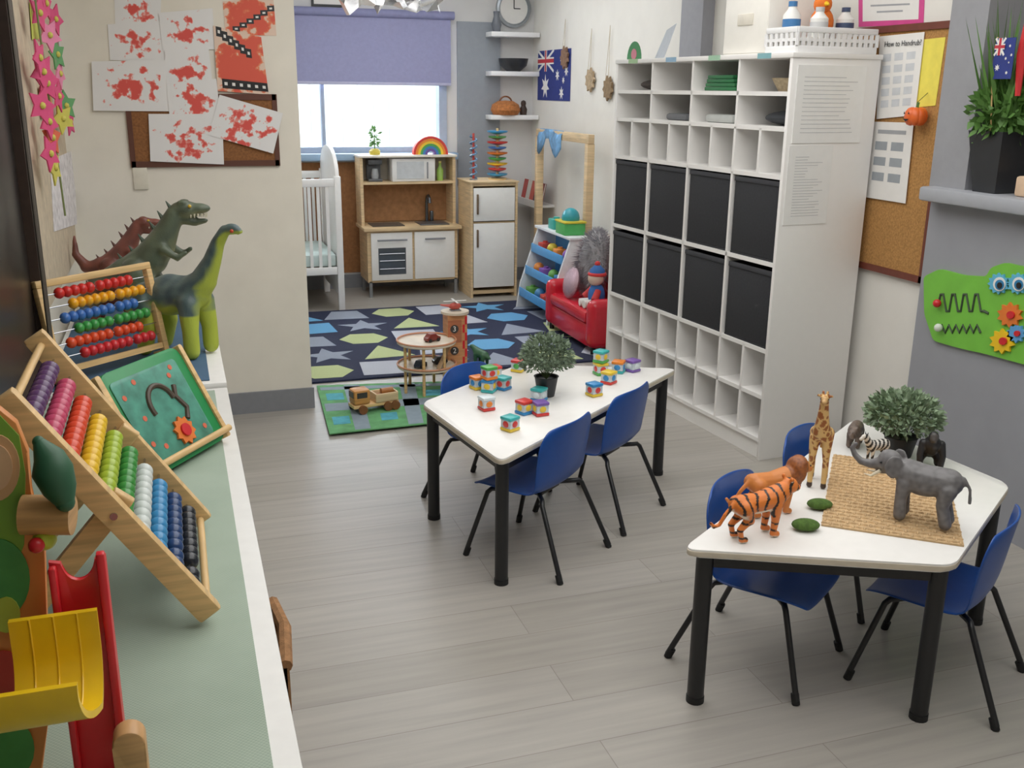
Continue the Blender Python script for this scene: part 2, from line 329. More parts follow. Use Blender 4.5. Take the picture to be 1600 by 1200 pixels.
cl=MB().box(-.46,.072,.55,3.42,.7505,.7535,.001).build('tablecloth',weave_mat('#a9b8a7','#9cac9c',260)); tag(cl,'pale green cloth runner on the long white cabinet','cloth')
cl=MB().box(-.46,.06,3.5,5.4,.7655,.7695,.001).build('tablecloth',weave_mat('#4a6784','#415f7b',260)); tag(cl,'dark blue cloth under the toy dinosaurs','cloth')
t=thing('wicker_basket','brown wicker basket poking out of the white cabinet front','basket',(.05,2.0,.397))
bk=mat('#9c7048',.9,.3,60,.8)
MB(t).box(-.2,.14,1.86,2.14,.398,.41).box(-.2,-.185,1.86,2.14,.41,.6).box(.125,.145,1.86,2.14,.41,.6).box(-.2,.14,1.86,1.875,.41,.6).box(-.2,.14,2.125,2.14,.41,.6).build('basket_body',bk,t)
MB(t).tube([(.137,1.86,.605),(.15,2.0,.615),(.137,2.14,.605)],.015,8).build('rim',bk,t)
# ---------------------------------------------------------------- dinosaurs
DINO=attr_mat('painted_rubber',.45,.4,160)
def mixc(a,b,t): t=max(0,min(1,t)); return tuple(x*(1-t)+y*t for x,y in zip(a,b))
ND=lambda c,f: noise.noise(Vector(c)*f)
t=thing('toy_dinosaur','tall long necked dinosaur, slate back and yellow green belly, at front of blue cloth','toy dinosaur',(-.03,3.9,.7698),R(-36))
sp=[('c',0,[(-.28,0,.42,.13),(-.05,0,.46,.17),(.17,0,.5,.14),(.27,0,.6,.105),(.36,0,.76,.072),(.42,0,.9,.055),(.49,0,1.0,.045)]),('e',0,(.555,0,1.015),(.075,.045,.045)),('e',0,(.61,0,1.0),(.04,.035,.028)),
('c',0,[(-.3,0,.42,.12),(-.48,.06,.34,.08),(-.6,.18,.28,.05),(-.66,.32,.26,.02)]),
('c',1,[(.18,.1,.42,.09),(.2,.13,.2,.065),(.2,.13,.04,.065)]),('c',1,[(-.24,.11,.42,.105),(-.18,.13,.22,.07),(-.24,.13,.04,.065)])]
YG,SL,SLD=lin('#b3c244'),lin('#617570'),lin('#43565a')
def pd(c,n):
    k=(-n.z*.8-.05)+(.75 if c.z<.34 else 0)+(n.x*.55 if c.z>.55 else n.x*.2)+ND(c,9)*.3
    return mixc(mixc(SL,SLD,.5+ND(c,14)),YG,(k+.0)*2.4)
organic('body',sp,.47,.0075,pd,DINO,t)
MB().ell((.272,.019,.482),.007,8).ell((.272,-.019,.482),.007,8).build('eye',mat('#c8462a',.2),t)
def trex(label,loc,rz,sc,c1,c2,spike,tail):
    t=thing('toy_dinosaur',label,'toy dinosaur',loc,rz)
    sp=[('c',0,[(-.14,0,.46,.125),(.0,0,.55,.135),(.09,0,.67,.115),(.16,0,.8,.085),(.21,0,.89,.072)]),('e',0,(.29,0,.93),(.12,.07,.07)),('e',0,(.39,0,.94),(.1,.055,.042)),('c',0,[(.27,0,.86,.045),(.36,0,.83,.03),(.44,0,.845,.022)]),
    ('e',1,(.28,.045,.99),(.045,.02,.02)),
    ('c',1,[(.12,.1,.64,.04),(.23,.12,.57,.027),(.29,.11,.61,.02)]),('c',1,[(-.1,.1,.45,.125),(.03,.13,.29,.07),(-.1,.13,.16,.043),(-.03,.13,.035,.043),(.07,.13,.02,.035)]),('c',0,tail)]
    a,b2=lin(c1),lin(c2)
    def pt(c,n): return mixc(mixc(a,tuple(x*.6 for x in a),.4+ND(c,10)*1.2),b2,(-n.z-.1)*1.5+ND(c,7)*.5)
    organic('body',sp,sc,.0065,pt,DINO,t)
    for p in [(.21,0,.965),(.14,0,.89),(.07,0,.81),(-.02,0,.71),(-.1,0,.62),(-.19,0,.56)]: MB(Matrix.Scale(sc,4)).tube([(p[0]-.02,0,p[2]-.02),(p[0]-.06,0,p[2]+.045)],[.022,.003],6).build('spine',mat(spike,.6),t)
    MB(Matrix.Scale(sc,4)).ell((.34,.06,.975),.014,8).ell((.34,-.06,.975),.014,8).build('eye',mat('#d8b23a',.2),t)
    m=MB(Matrix.Scale(sc,4))
    for i in range(5):
        for sg in(1,-1): m.tube([(.34+i*.027,sg*(.043-i*.004),.915),(.34+i*.027,sg*(.043-i*.004),.882)],[.01,.002],5)
    m.build('teeth',mat('#e6dfc6',.4),t)
trex('dark green meat eating dinosaur rearing behind the long necked one',(-.12,4.36,.7698),R(-12),.525,'#5d6955','#8f9068','#465546',[(-.2,0,.45,.11),(-.36,.05,.38,.08),(-.5,.16,.34,.045),(-.58,.28,.36,.015)])
trex('dark reddish brown dinosaur at the back with raised tail',(-.265,4.85,.7698),R(-3),.405,'#7a4336','#8f5d48','#5a3428',[(-.2,0,.46,.11),(-.36,0,.46,.07),(-.46,.02,.6,.045),(-.46,.05,.8,.018)])
t=thing('toy_dinosaur','low spiny reddish dinosaur lying in front of the brown one','toy dinosaur',(-.29,4.52,.7698),R(-10))
sp=[('c',0,[(-.5,.1,.25,.05),(-.3,0,.33,.12),(0,0,.38,.17),(.25,0,.35,.14),(.4,0,.33,.1)]),('e',0,(.5,0,.32),(.12,.08,.08)),('c',1,[(.2,.12,.3,.08),(.23,.15,.04,.06)]),('c',1,[(-.2,.12,.3,.09),(-.22,.15,.04,.06)])]
RB=lin('#8a4a38')
organic('body',sp,.32,.007,lambda c,n:mixc(RB,lin('#5a6a48'),n.z*.6+ND(c,8)),DINO,t)
for i in range(9): x=-.3+i*.085; MB(Matrix.Scale(.32,4)).tube([(x,0,.45+.06*math.sin(i*.4)),(x-.02,0,.58+.06*math.sin(i*.4))],[.04,.004],6).build('spine',mat('#6a4a3a',.6),t)
# ---------------------------------------------------------------- abacuses
def beadmesh(r,h,m): return MB().lathe([(.003,-h),(r*.55,-h*.95),(r*.86,-h*.62),(r,-h*.1),(r,h*.1),(r*.86,h*.62),(r*.55,h*.95),(.003,h)],18).mesh('bead',m,60)
t=thing('abacus','large wooden easel abacus with ten rods of coloured beads on green cloth','abacus',(-.15,2.035,.7537))
Ya,Yb=2.26,1.81; B0=Vector((0,0,.776)); B1=Vector((-.305,0,1.235)); dd=(B1-B0).normalized(); nn=Vector((dd.z,0,-dd.x))
def AP(f,y,o=0): p=B0+(B1-B0)*f+nn*o; return Vector((p.x,y,p.z))
for y in(Ya,Yb):
    M=FRM(AP(0,y),dd,(0,1,0),-nn); m=MB(t); m.M=m.M@M; m.prism(rpoly([(0,-.014),(.56,-.014),(.56,.014),(0,.014)],.008),-.022,.022,.003).build('rail',PINE,t)
for f in(.02,.97): MB(t).tube([AP(f,Ya-.012),AP(f,Yb+.012)],.008,10).build('crossbar',PINE,t)
for y in(Ya-.032,Yb+.032):
    m=MB(t); a=AP(.5,y,.0); b2=Vector((-.345,y,.785)); d2=(b2-a).normalized(); m.M=m.M@FRM(a,d2,(0,1,0),d2.cross(Vector((0,1,0)))); L=(b2-a).length
    m.prism(rpoly([(-.03,-.012),(L,-.012),(L,.012),(-.03,.012)],.006),-.02,.02,.003).build('prop_leg',PINE,t)
MB(t).tube([AP(.5,Yb-.018),AP(.5,Yb+.06)],.007,10).build('pivot_bolt',CHROME,t)
cols=['#5b3a66','#c9486a','#df4a2a','#eec12a','#a5bf38','#3c8f3e','#d3dad6','#3b8cc0','#24406e','#20242b']
for i,c in enumerate(cols):
    f=.9-.79*i/9; MB(t).tube([AP(f,Ya),AP(f,Yb)],.0025,6).build('rod',CHROME,t)
    me=beadmesh(.0192,.0168,mat(c,.25,.05)); gap=[0,0,0,0,0,0,.0,.0,.01,.03][i]
    for k in range(10):
        y=Yb+.036+.0355*k+(gap if k>1 else 0)+.004*(i%3); p=AP(f,y); obj('bead',me,t,p-t.location,(PI/2,0,0))
t=thing('abacus','small wooden abacus with six bead wires before the dinosaurs','abacus',(-.42,3.55,.7795),math.atan2(.31,.34))
t.rotation_euler=(R(-11),0,math.atan2(.31,.34))
L=.455
for x in(0,L): MB().box(x-.012,x+.012,-.014,.014,.016,.325,.004).build('post',PINE,t); MB().box(x-.016,x+.016,-.05,.05,0,.016,.004).build('foot',PINE,t)
MB().box(-.012,L+.012,-.013,.013,.325,.35,.004).build('top_bar',PINE,t); MB().box(.012,L-.012,-.01,.01,.03,.05).build('bottom_bar',PINE,t)
for i,c in enumerate(['#d3302c','#f0a91f','#3f6fb8','#3f9a48','#e2502b','#d23036']):
    z=.298-i*.043; MB().tube([(.012,0,z),(L-.012,0,z)],.002,6).build('wire',CHROME,t)
    me=beadmesh(.0195,.0148,mat(c,.3,.05))
    for k in range(10): obj('bead',me,t,(.075+.022*((i*2)%4)+.0305*k+(.012 if k>4+i%3 else 0),0,z),(0,PI/2,0))
# green activity board
e1=Vector((.574,.819,0)); nh=Vector((.819,-.574,0)); ln=R(29); e2=-math.sin(ln)*nh+Vector((0,0,math.cos(ln))); e3=e1.cross(e2)
t=thing('activity_board','green framed wooden maze board with track and flower gear','activity board',(-.03,2.74,.7537))
o0=Vector((-.01,2.74,.767)); IB=Matrix.Translation(t.location).inverted()
fr=IB@FRM(o0,e1,e2,e3)
GRD=mat('#1f8a4c',.4,.06)
out=rpoly([(-.18,0),(.155,0),(.155,.3),(-.18,.3)],.032,6); m=MB(fr); m.prism(out,-.03,.006,.003).build('frame',GRD,t)
m=MB(fr); m.prism(rpoly([(-.165,.03),(.115,.03),(.115,.27),(-.165,.27)],.015),.0065,.010,.001).build('panel',mat('#4f9380',.4,.3,25),t)
m=MB(fr); tr=[(-.02+.05*math.cos(a),.165+.055*math.sin(a),.0105) for a in [R(200-i*14) for i in range(18)]]
m.tube([(.055,.2,.0105),(.04,.17,.0105),(.06,.13,.0105),(.04,.1,.0105)],.008,8).tube(tr[:15],.008,8).build('track',mat('#4a3d30',.5),t)
m=MB(fr); m.prism(starp(.0,.075,.042,.032,10),.011,.018).mi(1).prism(circ(.0,.075,.018),.018,.024).build('gear',[ORANGE,RED],t)
for x,y in[(-.08,.25),(.08,.25),(.09,.06),(-.09,.06),(.06,.23),(-.13,.08),(-.14,.22),(-.11,.15)]: MB(fr).prism(circ(x,y,.008,10),.0102,.0112).build('dot',mat('#d8674a',.5),t)
for x0,x1 in((-.2,-.181),(.156,.172)):
    m=MB(fr); m.prism(rpoly([(x0,.0),(x1,.0),(x1,.3),(x0,.3)],.005),-.03,.012,.002).build('side_rail',PINE,t)
for x in(-.15,.13):
    a=fr@Vector((x,.05,-.031)); d=Vector((-.17*.819,.17*.574,0)); MB().tube([a,a+d],.009,10).build('dowel',PINE,t)
a=fr@Vector((-.2,.022,.02)); b2=fr@Vector((.17,.022,.02)); MB().tube([a,b2],.010,10).build('foot_rail',PINE,t)
# foreground ball ramp toy
t=thing('ball_ramp_toy','painted wooden ball ramp toy with red chute and yellow scoop in left foreground','toy',(-.25,1.4,.7537))
Yf=1.45
def pyf(px,y): return [((p:=PY(u,v,y)).x,max(p.z,.7545)) for u,v in px]
XZ=lambda y: FRM((0,y,0),(1,0,0),(0,0,1),(0,-1,0))
def flat(name,px,y,th,m,b=.002):
    q=MB(t); q.M=q.M@XZ(y); q.prism(pyf(px,y),0,th,b); return q.build(name,m,t)
flat('back_board',[(-140,590),(0,632),(28,655),(46,700),(48,760),(72,850),(75,960),(78,1110),(80,1285),(-140,1285)],Yf,.018,mat('#dd8a45',.45,.12,9))
flat('painted_patch',[(-140,640),(0,648),(30,680),(40,740),(38,850),(20,900),(-140,900)],Yf-.0185,.003,mat('#7fae3c',.45,.12,12),0)
flat('painted_patch',circ(-5,905,52,24,64),Yf-.0222,.002,mat('#4a9a4f',.45,.15,20),0); flat('painted_patch',circ(10,960,22,16,28),Yf-.0245,.002,mat('#b7c94a',.45),0)
flat('painted_patch',circ(5,1070,42,24,54),Yf-.0205,.002,mat('#c2382c',.45,.1),0); flat('painted_patch',circ(8,1170,46,24,50),Yf-.0205,.002,mat('#4f9a4a',.45,.1),0)
for nm,rr,c,o in(('eye_ring',52,'#d8a878',0),('eye_ring',36,'#e2b68c',.003)):
    flat(nm,circ(-6,730,rr*.72,24,rr),Yf-.022-o,.003,mat(c,.45),0)
def ellp(name,u,v,y,r,m): p=PY(u,v,y); return MB(t).ell(p,r,16).build(name,m,t)
p=PY(60,690,Yf-.04); p2=PY(102,785,Yf-.06); p3=PY(82,735,Yf-.05)
MB(t).tube([p,p.lerp(p3,.5)+Vector((.004,0,0)),p3,p3.lerp(p2,.6),p2],[.008,.02,.027,.022,.013],14).ell(p,.008).ell(p2,.013).build('leaf_arm',mat('#2c5c40',.5),t)
p=PY(72,800,Yf-.03); MB(t).tube([p+Vector((-.03,0,0)),p+Vector((.035,-.01,-.005))],.028,18).build('wooden_roller',wood('#c99a62'),t)
ellp('ball',70,842,Yf-.04,(.016,)*3,mat('#b9c73a',.3)); ellp('ball',57,852,Yf-.055,(.011,)*3,RED)
RDB=mat('#dc2630',.3,.05)
a=PY(75,880,1.40); b2=PY(165,870,1.40); xm=(a.x+b2.x)/2
m=MB(t); m.M=m.M@XZ(1.412); m.prism([(a.x,.756),(b2.x,.756),(b2.x,a.z)]+[(xm+.022*math.cos(R(k*-15)),a.z-.004+.03*math.sin(R(k*-15))) for k in range(13)]+[(a.x,a.z)],0,.01,.001).build('chute_back',RDB,t)
for x0,x1,z1 in((a.x,a.x+.01,a.z-.004),(b2.x-.012,b2.x,a.z+.01)): MB(t).box(x0,x1,1.386,1.4015,.756,z1,.003).build('chute_side',RDB,t)
q=MB(t); c=Vector((PY(80,1030,1.3).x,1.298,1.0)); hw=.056; pr=[(.068,.05)]
for i in range(22):
    an=R(2-i*9.2); pr.append((.068*math.cos(an),.068*math.sin(an)))
vs=[];fs=[]
skx=lambda yy: -.02*max(0,-yy)/.068
for k,x in enumerate((-hw,hw)):
    for rad in(1,.86):
        for yy,zz in pr: vs.append((c.x+x+skx(yy),c.y+yy*rad,c.z+(zz*rad if zz<0 else zz)))
n=len(pr); id=lambda k,rd,i:(k*2+rd)*n+i
for i in range(n-1):
    fs+=[(id(0,0,i),id(1,0,i),id(1,0,i+1),id(0,0,i+1)),(id(0,1,i),id(0,1,i+1),id(1,1,i+1),id(1,1,i)),(id(0,0,i),id(0,0,i+1),id(0,1,i+1),id(0,1,i)),(id(1,0,i),id(1,1,i),id(1,1,i+1),id(1,0,i+1))]
fs+=[(id(0,0,0),id(0,1,0),id(1,1,0),id(1,0,0)),(id(0,0,n-1),id(1,0,n-1),id(1,1,n-1),id(0,1,n-1))]
q.add(vs,fs)
for j in range(3):
    x=c.x-hw+.026+j*.03; q.tube([(x+skx(yy),c.y+yy*.858,c.z+(zz*.858 if zz<0 else zz)) for yy,zz in pr[:12]],.0016,6)
q.build('scoop',mat('#f2c41c',.28,.05),t)
t=thing('wooden_arch','small rounded wooden toy piece at the bottom edge of green cloth','toy',(-.13,1.33,.7537))
m=MB(t); m.M=m.M@FRM((-.125,1.33,.755),(1,0,0),(0,0,1),(0,-1,0)); m.prism([(-.022,0)]+[(.022*math.cos(R(180-i*15)),.1+.022*math.sin(R(180-i*15))) for i in range(13)]+[(.022,0)],-.018,.018,.003).build('block',wood('#c99a66'),t)
# ---------------------------------------------------------------- alcove: rug, mats
NAVY=mat('#1b2340',.95,.2,120,.6); rc=[mat('#b4c08a',.95,.12,150,.5),mat('#b3b7c2',.95,.12,150,.5),mat('#5f9fcc',.95,.12,150,.5),mat('#8f98a8',.95,.12,150,.5)]
g=MB(); g.prism(rpoly([(.62,5.97),(2.95,5.97),(2.95,8.0),(.62,8.0)],.03),.001,.012)
rr=random.Random(4)
for r_ in range(5):
    for c_ in range(6):
        x=.84+c_*.385+(.05 if r_%2 else -.02); y=6.18+r_*.405; ty=(r_*2+c_)%5; g.mi(1+(c_*1+r_*3+(r_//2))%4); s=.158; a=rr.uniform(-.1,.1)
        pp={0:circ(0,0,s*1.1,6,s*1.05),1:[(-s,-s),(s,-s),(s,s),(-s,s)],2:starp(0,0,s*1.25,s*.52),3:[(-s*1.1,-s),(s*1.1,-s),(0,s*1.1)],4:[(-s*1.1,-s*.9),(s*1.1,-s*.9),(s*.65,s*.9),(-s*.65,s*.9)]}[ty]
        g.prism([(min(2.93,x+px*math.cos(a)-py*math.sin(a)),min(7.98,max(5.99,y+px*math.sin(a)+py*math.cos(a)))) for px,py in pp],.012,.0135)
tag(g.build('rug',[NAVY]+rc),'navy rug patterned with lime, grey and blue shapes','rug')
q=[PZ(u,v,0) for u,v in[(495,607),(700,600),(712,662),(515,683)]]; q=[(p.x,p.y) for p in q]
g=MB(); g.prism(q,.0137,.019)
def QB(s,t_): a=Vector(q[0]).lerp(Vector(q[1]),s); b=Vector(q[3]).lerp(Vector(q[2]),s); return a.lerp(b,t_)
g.mi(1)
for s0,s1,t0,t1 in[(.02,.98,.42,.58),(.2,.32,.02,.98),(.62,.74,.02,.98),(.02,.98,.05,.12)]: g.prism([tuple(QB(a,b)) for a,b in((s0,t0),(s1,t0),(s1,t1),(s0,t1))],.019,.0196)
g.mi(2)
for s0,t0 in[(.05,.2),(.4,.2),(.8,.22),(.42,.7),(.05,.7),(.82,.7)]: g.prism([tuple(QB(a,b)) for a,b in((s0,t0),(s0+.13,t0),(s0+.13,t0+.15),(s0,t0+.15))],.019,.0198)
tag(g.build('play_mat',[mat('#5f9c66',.95,.25,14,.3),mat('#8494a0',.95),mat('#4d9fb0',.95,.2)]),'green road map play mat on the floor before the rug','mat')
# wooden truck
p=PZ(583,640,.02); t=thing('toy_truck','wooden toy truck with yellow wood cab on the road mat','toy truck',(p.x,p.y,.0202),R(12))
MB().box(-.13,.14,-.045,.045,.03,.05,.005).build('chassis',PINE,t); MB().box(-.125,-.03,-.045,.045,.051,.135,.012).build('cab',wood('#c98d4a'),t)
MB().box(.0,.135,-.048,-.04,.051,.1,.003).box(.0,.135,.04,.048,.051,.1,.003).box(.128,.136,-.04,.04,.051,.1).box(0,.008,-.04,.04,.051,.1).build('cargo_bed',BIRCH,t)
for x,y,z in((.04,-.018,.07),(.04,.018,.07),(.09,0,.07),(.08,.0,.1)): MB().tube([(x-.03,y,z),(x+.04,y,z)],.018,12).build('log',wood('#a46a35'),t)
MB().box(-.128,-.126,-.033,.033,.09,.125).box(-.11,-.05,-.0465,-.0455,.09,.122).build('window_panel',mat('#3a3634',.3),t)
for x in(-.08,.07,.115):
    for s in(-1,1): MB().tube([(x,s*.046,.025),(x,s*.062,.025)],.025,18).build('wheel',mat('#7a4a26',.5),t)
# toy garage
p=PZ(675,612,.0); gx,gy=p.x,p.y
t=thing('toy_garage','round two deck wooden toy garage with checkered tower','toy garage',(gx,gy,.0202))
WPL=wood('#ddd0bb')
for z,nm in((.14,'lower_deck'),(.285,'upper_deck')):
    MB().lathe([(0,z),(.17,z),(.175,z+.004),(.175,z+.012),(0,z+.012)],40,(-.03,0,0)).build(nm,WPL,t); MB().ring((-.03,0,z+.02),.174,.006,'z',40,6).build('deck_rim',mat('#c88a66',.5),t)
for a in(200,250,300,120,60): x,y=-.03+.15*math.cos(R(a)),.15*math.sin(R(a)); MB().tube([(x,y,0),(x,y,.285)],.009,10).build('pillar',PINE,t)
m=MB(); m.box(.115,.235,.05,.17,0,.43); m.mi(1)
for i in range(8):
    for j in range(2):
        if (i+j)%2==0: m.box(.206+.014*j,.22+.014*j,.0485,.05,.02+i*.05,.07+i*.05)
m.mi(2).box(.115,.2,.0487,.0497,.26,.4)
m.build('tower',[wood('#c98d5c'),RED,wood('#b06a48')],t); MB().lathe([(0,.431),(.085,.431),(.085,.445),(0,.445)],28,(.175,.11,0)).build('helipad',WPL,t)
for s,z in(('3',.345),('2',.21)):
    MB().add([(.155+.026*math.cos(R(i*15)),.0475,z+.026*math.sin(R(i*15))) for i in range(24)],[tuple(range(24))]).build('number_disc',mat('#3b3735'),t)
    text(s,.045,FRM((.155,.0468,z),(1,0,0),(0,0,1),(0,-1,0)),PAPER,t,'number')
MB().add([(.12,.03,.29),(.12,-.04,.29),(.0,-.19,.16),(.0,-.12,.16)],[(0,1,2,3)]).build('ramp',mat('#c9a57c'),t)
def car(label,loc,rz,c,s=1):
    t=thing('toy_car',label,'toy car',loc,rz); m=MB(Matrix.Scale(s,4)); m.prism([(-.04,.008),(.04,.008),(.04,.022),(.022,.025),(.012,.04),(-.02,.04),(-.03,.025),(-.04,.022)],-.018,.018,.002)
    me=m.mesh('body',mat(c,.35)); me.transform(Matrix.Rotation(PI/2,4,'X')); obj('body',me,t)
    for x in(-.024,.024):
        for y in(-1,1): MB(Matrix.Scale(s,4)).tube([(x,y*.017,.009),(x,y*.022,.009)],.009,12).build('wheel',BLACK,t)
car('dark red toy car on upper deck of toy garage',(gx+.0,gy-.02,.3174),.4,'#7b2b25',1.2); car('dark blue toy car on lower deck of toy garage',(gx-.08,gy-.05,.1724),.8,'#2b3a4a',1.1); car('black toy car parked below tower on toy garage lower deck',(gx+.05,gy+.0,.1724),.1,'#1e1e20',1.1)
t=thing('toy_helicopter','small red and white toy helicopter on the garage tower','toy helicopter',(gx+.175,gy+.11,.4655))
MB().ell((0,0,.028),(.04,.022,.022),14).tube([(-.03,0,.03),(-.09,0,.04)],[.01,.005],8).build('body',mat('#c9574c',.4),t); MB().box(-.07,.07,-.006,.006,.058,.061).box(-.006,.006,-.07,.07,.058,.061).tube([(0,0,.045),(0,0,.06)],.004,6).build('rotor',WHITE,t)
MB().tube([(-.03,-.015,.0035),(.035,-.015,.0035)],.0035,6).tube([(-.03,.015,.0035),(.035,.015,.0035)],.0035,6).tube([(0,.015,.004),(0,.008,.014)],.003,6).tube([(0,-.015,.004),(0,-.008,.014)],.003,6).build('skids',DGREY,t)
p=PZ(752,572,.0); t=thing('toy_dinosaur','small dark green toy creature standing behind toy garage','toy dinosaur',(p.x,p.y,.014),R(120))
organic('body',[('c',0,[(-.5,0,.3,.04),(-.2,0,.4,.17),(.2,0,.45,.2),(.4,0,.6,.12)]),('e',0,(.5,0,.65),(.16,.1,.1)),('c',1,[(.2,.13,.4,.1),(.2,.15,.05,.07)]),('c',1,[(-.2,.12,.4,.1),(-.2,.14,.05,.07)])],.16,.005,lambda c,n:lin('#2d5a3a'),DINO,t)
# ---------------------------------------------------------------- alcove: back wall things
tag(MB().box(.55,2.42,YB-.013,YB-.001,.14,1.12).build('pin_board',mat('#a06d42',.85,.2,40)),'orange brown board fixed below the alcove window','board')
tag(MB().box(2.46,2.86,YB-.02,YB,.9,2.32).build('wall_board',mat('#9298a0',.6,.04)),'grey board on the back wall behind floating shelves','board')
t=thing('crib','white wooden cot with slatted side against the back wall','cot',(.9,8.45,0))
Cw=mat('#f0efee',.4,.02)
m=MB(t); m.M=m.M@FRM((1.2,0,0),(0,1,0),(0,0,1),(1,0,0)); m.prism([(8.03,.12)]+[(8.46+.43*math.cos(R(180-i*12)),1.08+.22*math.sin(R(180-i*12))) for i in range(16)]+[(8.89,.12)],0,.03,.004).build('end_panel',Cw,t)
for y in(8.04,8.88):
    for x in(.55,1.19): MB(t).box(x,x+.05,y-.025,y+.025,0,1.08,.005).build('post',Cw,t)
    for z in(.3,1.0): MB(t).box(.6,1.19,y-.015,y+.015,z,z+.06,.004).build('side_rail',Cw,t)
    for i in range(8): x=.64+i*.07; MB(t).box(x-.012,x+.012,y-.008,y+.008,.36,1.0).build('slat',Cw,t)
MB(t).box(.6,1.19,8.06,8.86,.36,.46,.02).build('mattress',mat('#cfe0dd',.8),t)
# play kitchen
KX0,KX1,KF,KBk=1.5,2.34,8.47,8.87
t=thing('play_kitchen','birch and white wooden play kitchen with hutch, sink and oven','play kitchen',((KX0+KX1)/2,8.67,0))
for x in(KX0+.03,KX1-.05):
    for y in(KF+.02,KBk-.04): MB(t).box(x,x+.025,y,y+.025,0,.14).build('leg',mat('#8a8d90',.4,metal=.5),t)
KW=mat('#ecebe8',.4,.02)
MB(t).box(KX0+.02,KX1-.02,KF+.02,KBk,.13,.575).build('cabinet_body',BIRCH,t)
m=MB(t); m.box(KX0-.01,KX1+.01,KF-.02,KBk,.576,.605,.004).build('counter',BIRCH,t)
mx=(KX0+KX1)/2
MB(t).box(KX0+.05,mx-.01,KF,KF+.018,.15,.56,.004).build('oven_door',KW,t); MB(t).box(KX0+.11,mx-.07,KF-.003,KF,.2,.43).build('oven_window',mat('#4a4f55',.15),t)
MB(t).tube([(KX0+.1,KF-.025,.5),(mx-.06,KF-.025,.5)],.008,8).build('handle',DGREY,t)
for z in(.25,.32,.38): MB(t).tube([(KX0+.12,KF-.0055,z),(mx-.08,KF-.0055,z)],.003,6).build('oven_rack',CHROME,t)
MB(t).box(mx+.01,KX1-.05,KF,KF+.018,.15,.56,.004).build('cabinet_door',KW,t); MB(t).tube([(mx+.1,KF-.02,.5),(KX1-.14,KF-.02,.5)],.008,8).build('handle',DGREY,t)
MB(t).box(mx+.08,KX1-.08,KF+.06,KBk-.1,.606,.615,.003).build('sink',mat('#6a6d70',.3,metal=.6),t); MB(t).box(KX0+.08,mx-.06,KF+.06,KBk-.1,.606,.612).build('stove_plate',mat('#4a4743',.4),t)
fx=mx+.2; MB(t).tube([(fx,KBk-.07,.606),(fx,KBk-.07,.78),(fx,KBk-.09,.83),(fx,KBk-.14,.84),(fx,KBk-.18,.82),(fx,KBk-.19,.78)],.014,10).box(fx+.03,fx+.06,KBk-.09,KBk-.05,.606,.7,.006).build('faucet',mat('#5f656b',.25,metal=.7),t)
for x in(KX0,KX1-.025): MB(t).box(x,x+.025,8.62,KBk,.606,1.18).build('hutch_side',BIRCH,t)
MB(t).box(KX0+.025,KX1-.025,8.62,KBk,.955,.975).build('hutch_shelf',BIRCH,t); MB(t).box(KX0-.01,KX1+.01,8.6,KBk,1.181,1.2,.003).build('hutch_top',mat('#e4ddd0',.4),t)
MB(t).box(KX0+.025,KX1-.025,KBk-.012,KBk-.002,.61,.95).build('back_panel',mat('#a5764c',.7,.2),t); MB(t).box(KX0+.025,KX1-.025,KBk-.012,KBk-.002,.976,1.18).build('hutch_back',mat('#c9c2b4',.7),t)
t2=thing('toy_microwave','white toy microwave in the play kitchen hutch','toy microwave',(mx,8.73,.9755)); MB(t2).box(mx-.14,mx+.24,8.63,8.84,.976,1.17,.006).build('body',KW,t2)
MB(t2).box(mx-.1,mx+.14,8.626,8.63,1.0,1.145).build('door_window',mat('#c9cdd0',.2),t2); MB(t2).tube([(mx+.17,8.62,1.0),(mx+.17,8.62,1.14)],.006,8).build('handle',DGREY,t2)
t2=thing('toy_coffee_maker','grey toy coffee maker at left in the play kitchen hutch','toy appliance',(KX0+.13,8.73,.9755)); MB(t2).box(KX0+.08,KX0+.2,8.66,8.8,.976,1.0,.004).box(KX0+.08,KX0+.2,8.74,8.8,1.0,1.12,.004).box(KX0+.08,KX0+.2,8.66,8.8,1.12,1.16,.006).build('body',mat('#55585c',.4),t2); MB(t2).lathe([(.03,1.001),(.034,1.03),(.026,1.08),(.022,1.085)],16,(KX0+.14,8.69,0)).build('jug',mat('#9a9da0',.2),t2)
t2=thing('toy_bottle','green toy bottle at right in the play kitchen hutch','toy bottle',(KX1-.12,8.7,.9755)); MB().lathe([(.028,0),(.03,.09),(.012,.12),(.012,.15)],14).build('bottle_body',mat('#9cc45a',.3),t2); MB().lathe([(.014,.15),(.014,.165)],12).build('cap',mat('#e6e08a'),t2)
t2=thing('toy_rainbow','rainbow shaped stacker on top of the play kitchen','toy rainbow',(mx+.21,8.72,1.2005))
for i,c in enumerate(['#cf3b34','#e6832f','#ecc433','#4b9d51','#3d78b4','#6a4d96']):
    m=MB(FRM((0,-.03,0),(1,0,0),(0,0,1),(0,-1,0))); ro,ri=.155-i*.021,.155-(i+1)*.021+.001
    m.prism([(ro*math.cos(R(k*9)),ro*math.sin(R(k*9))) for k in range(21)]+[(ri*math.cos(R(180-k*9)),ri*math.sin(R(180-k*9))) for k in range(21)],-.03,.03).build('arch',mat(c,.5),t2)
t2=thing('potted_plant','tiny potted plant toy on left of the play kitchen top','plant',(KX0+.15,8.72,1.2005)); MB().lathe([(.045,0),(.05,.03),(.03,.05)],14).build('pot',mat('#c9b53f'),t2); foliage(MB().tube([(0,0,.04),(0,0,.14)],.006,6),(0,0,.14),(.04,.04,.07),60,.04).build('leaves',mat('#5c8f45',.6),t2)
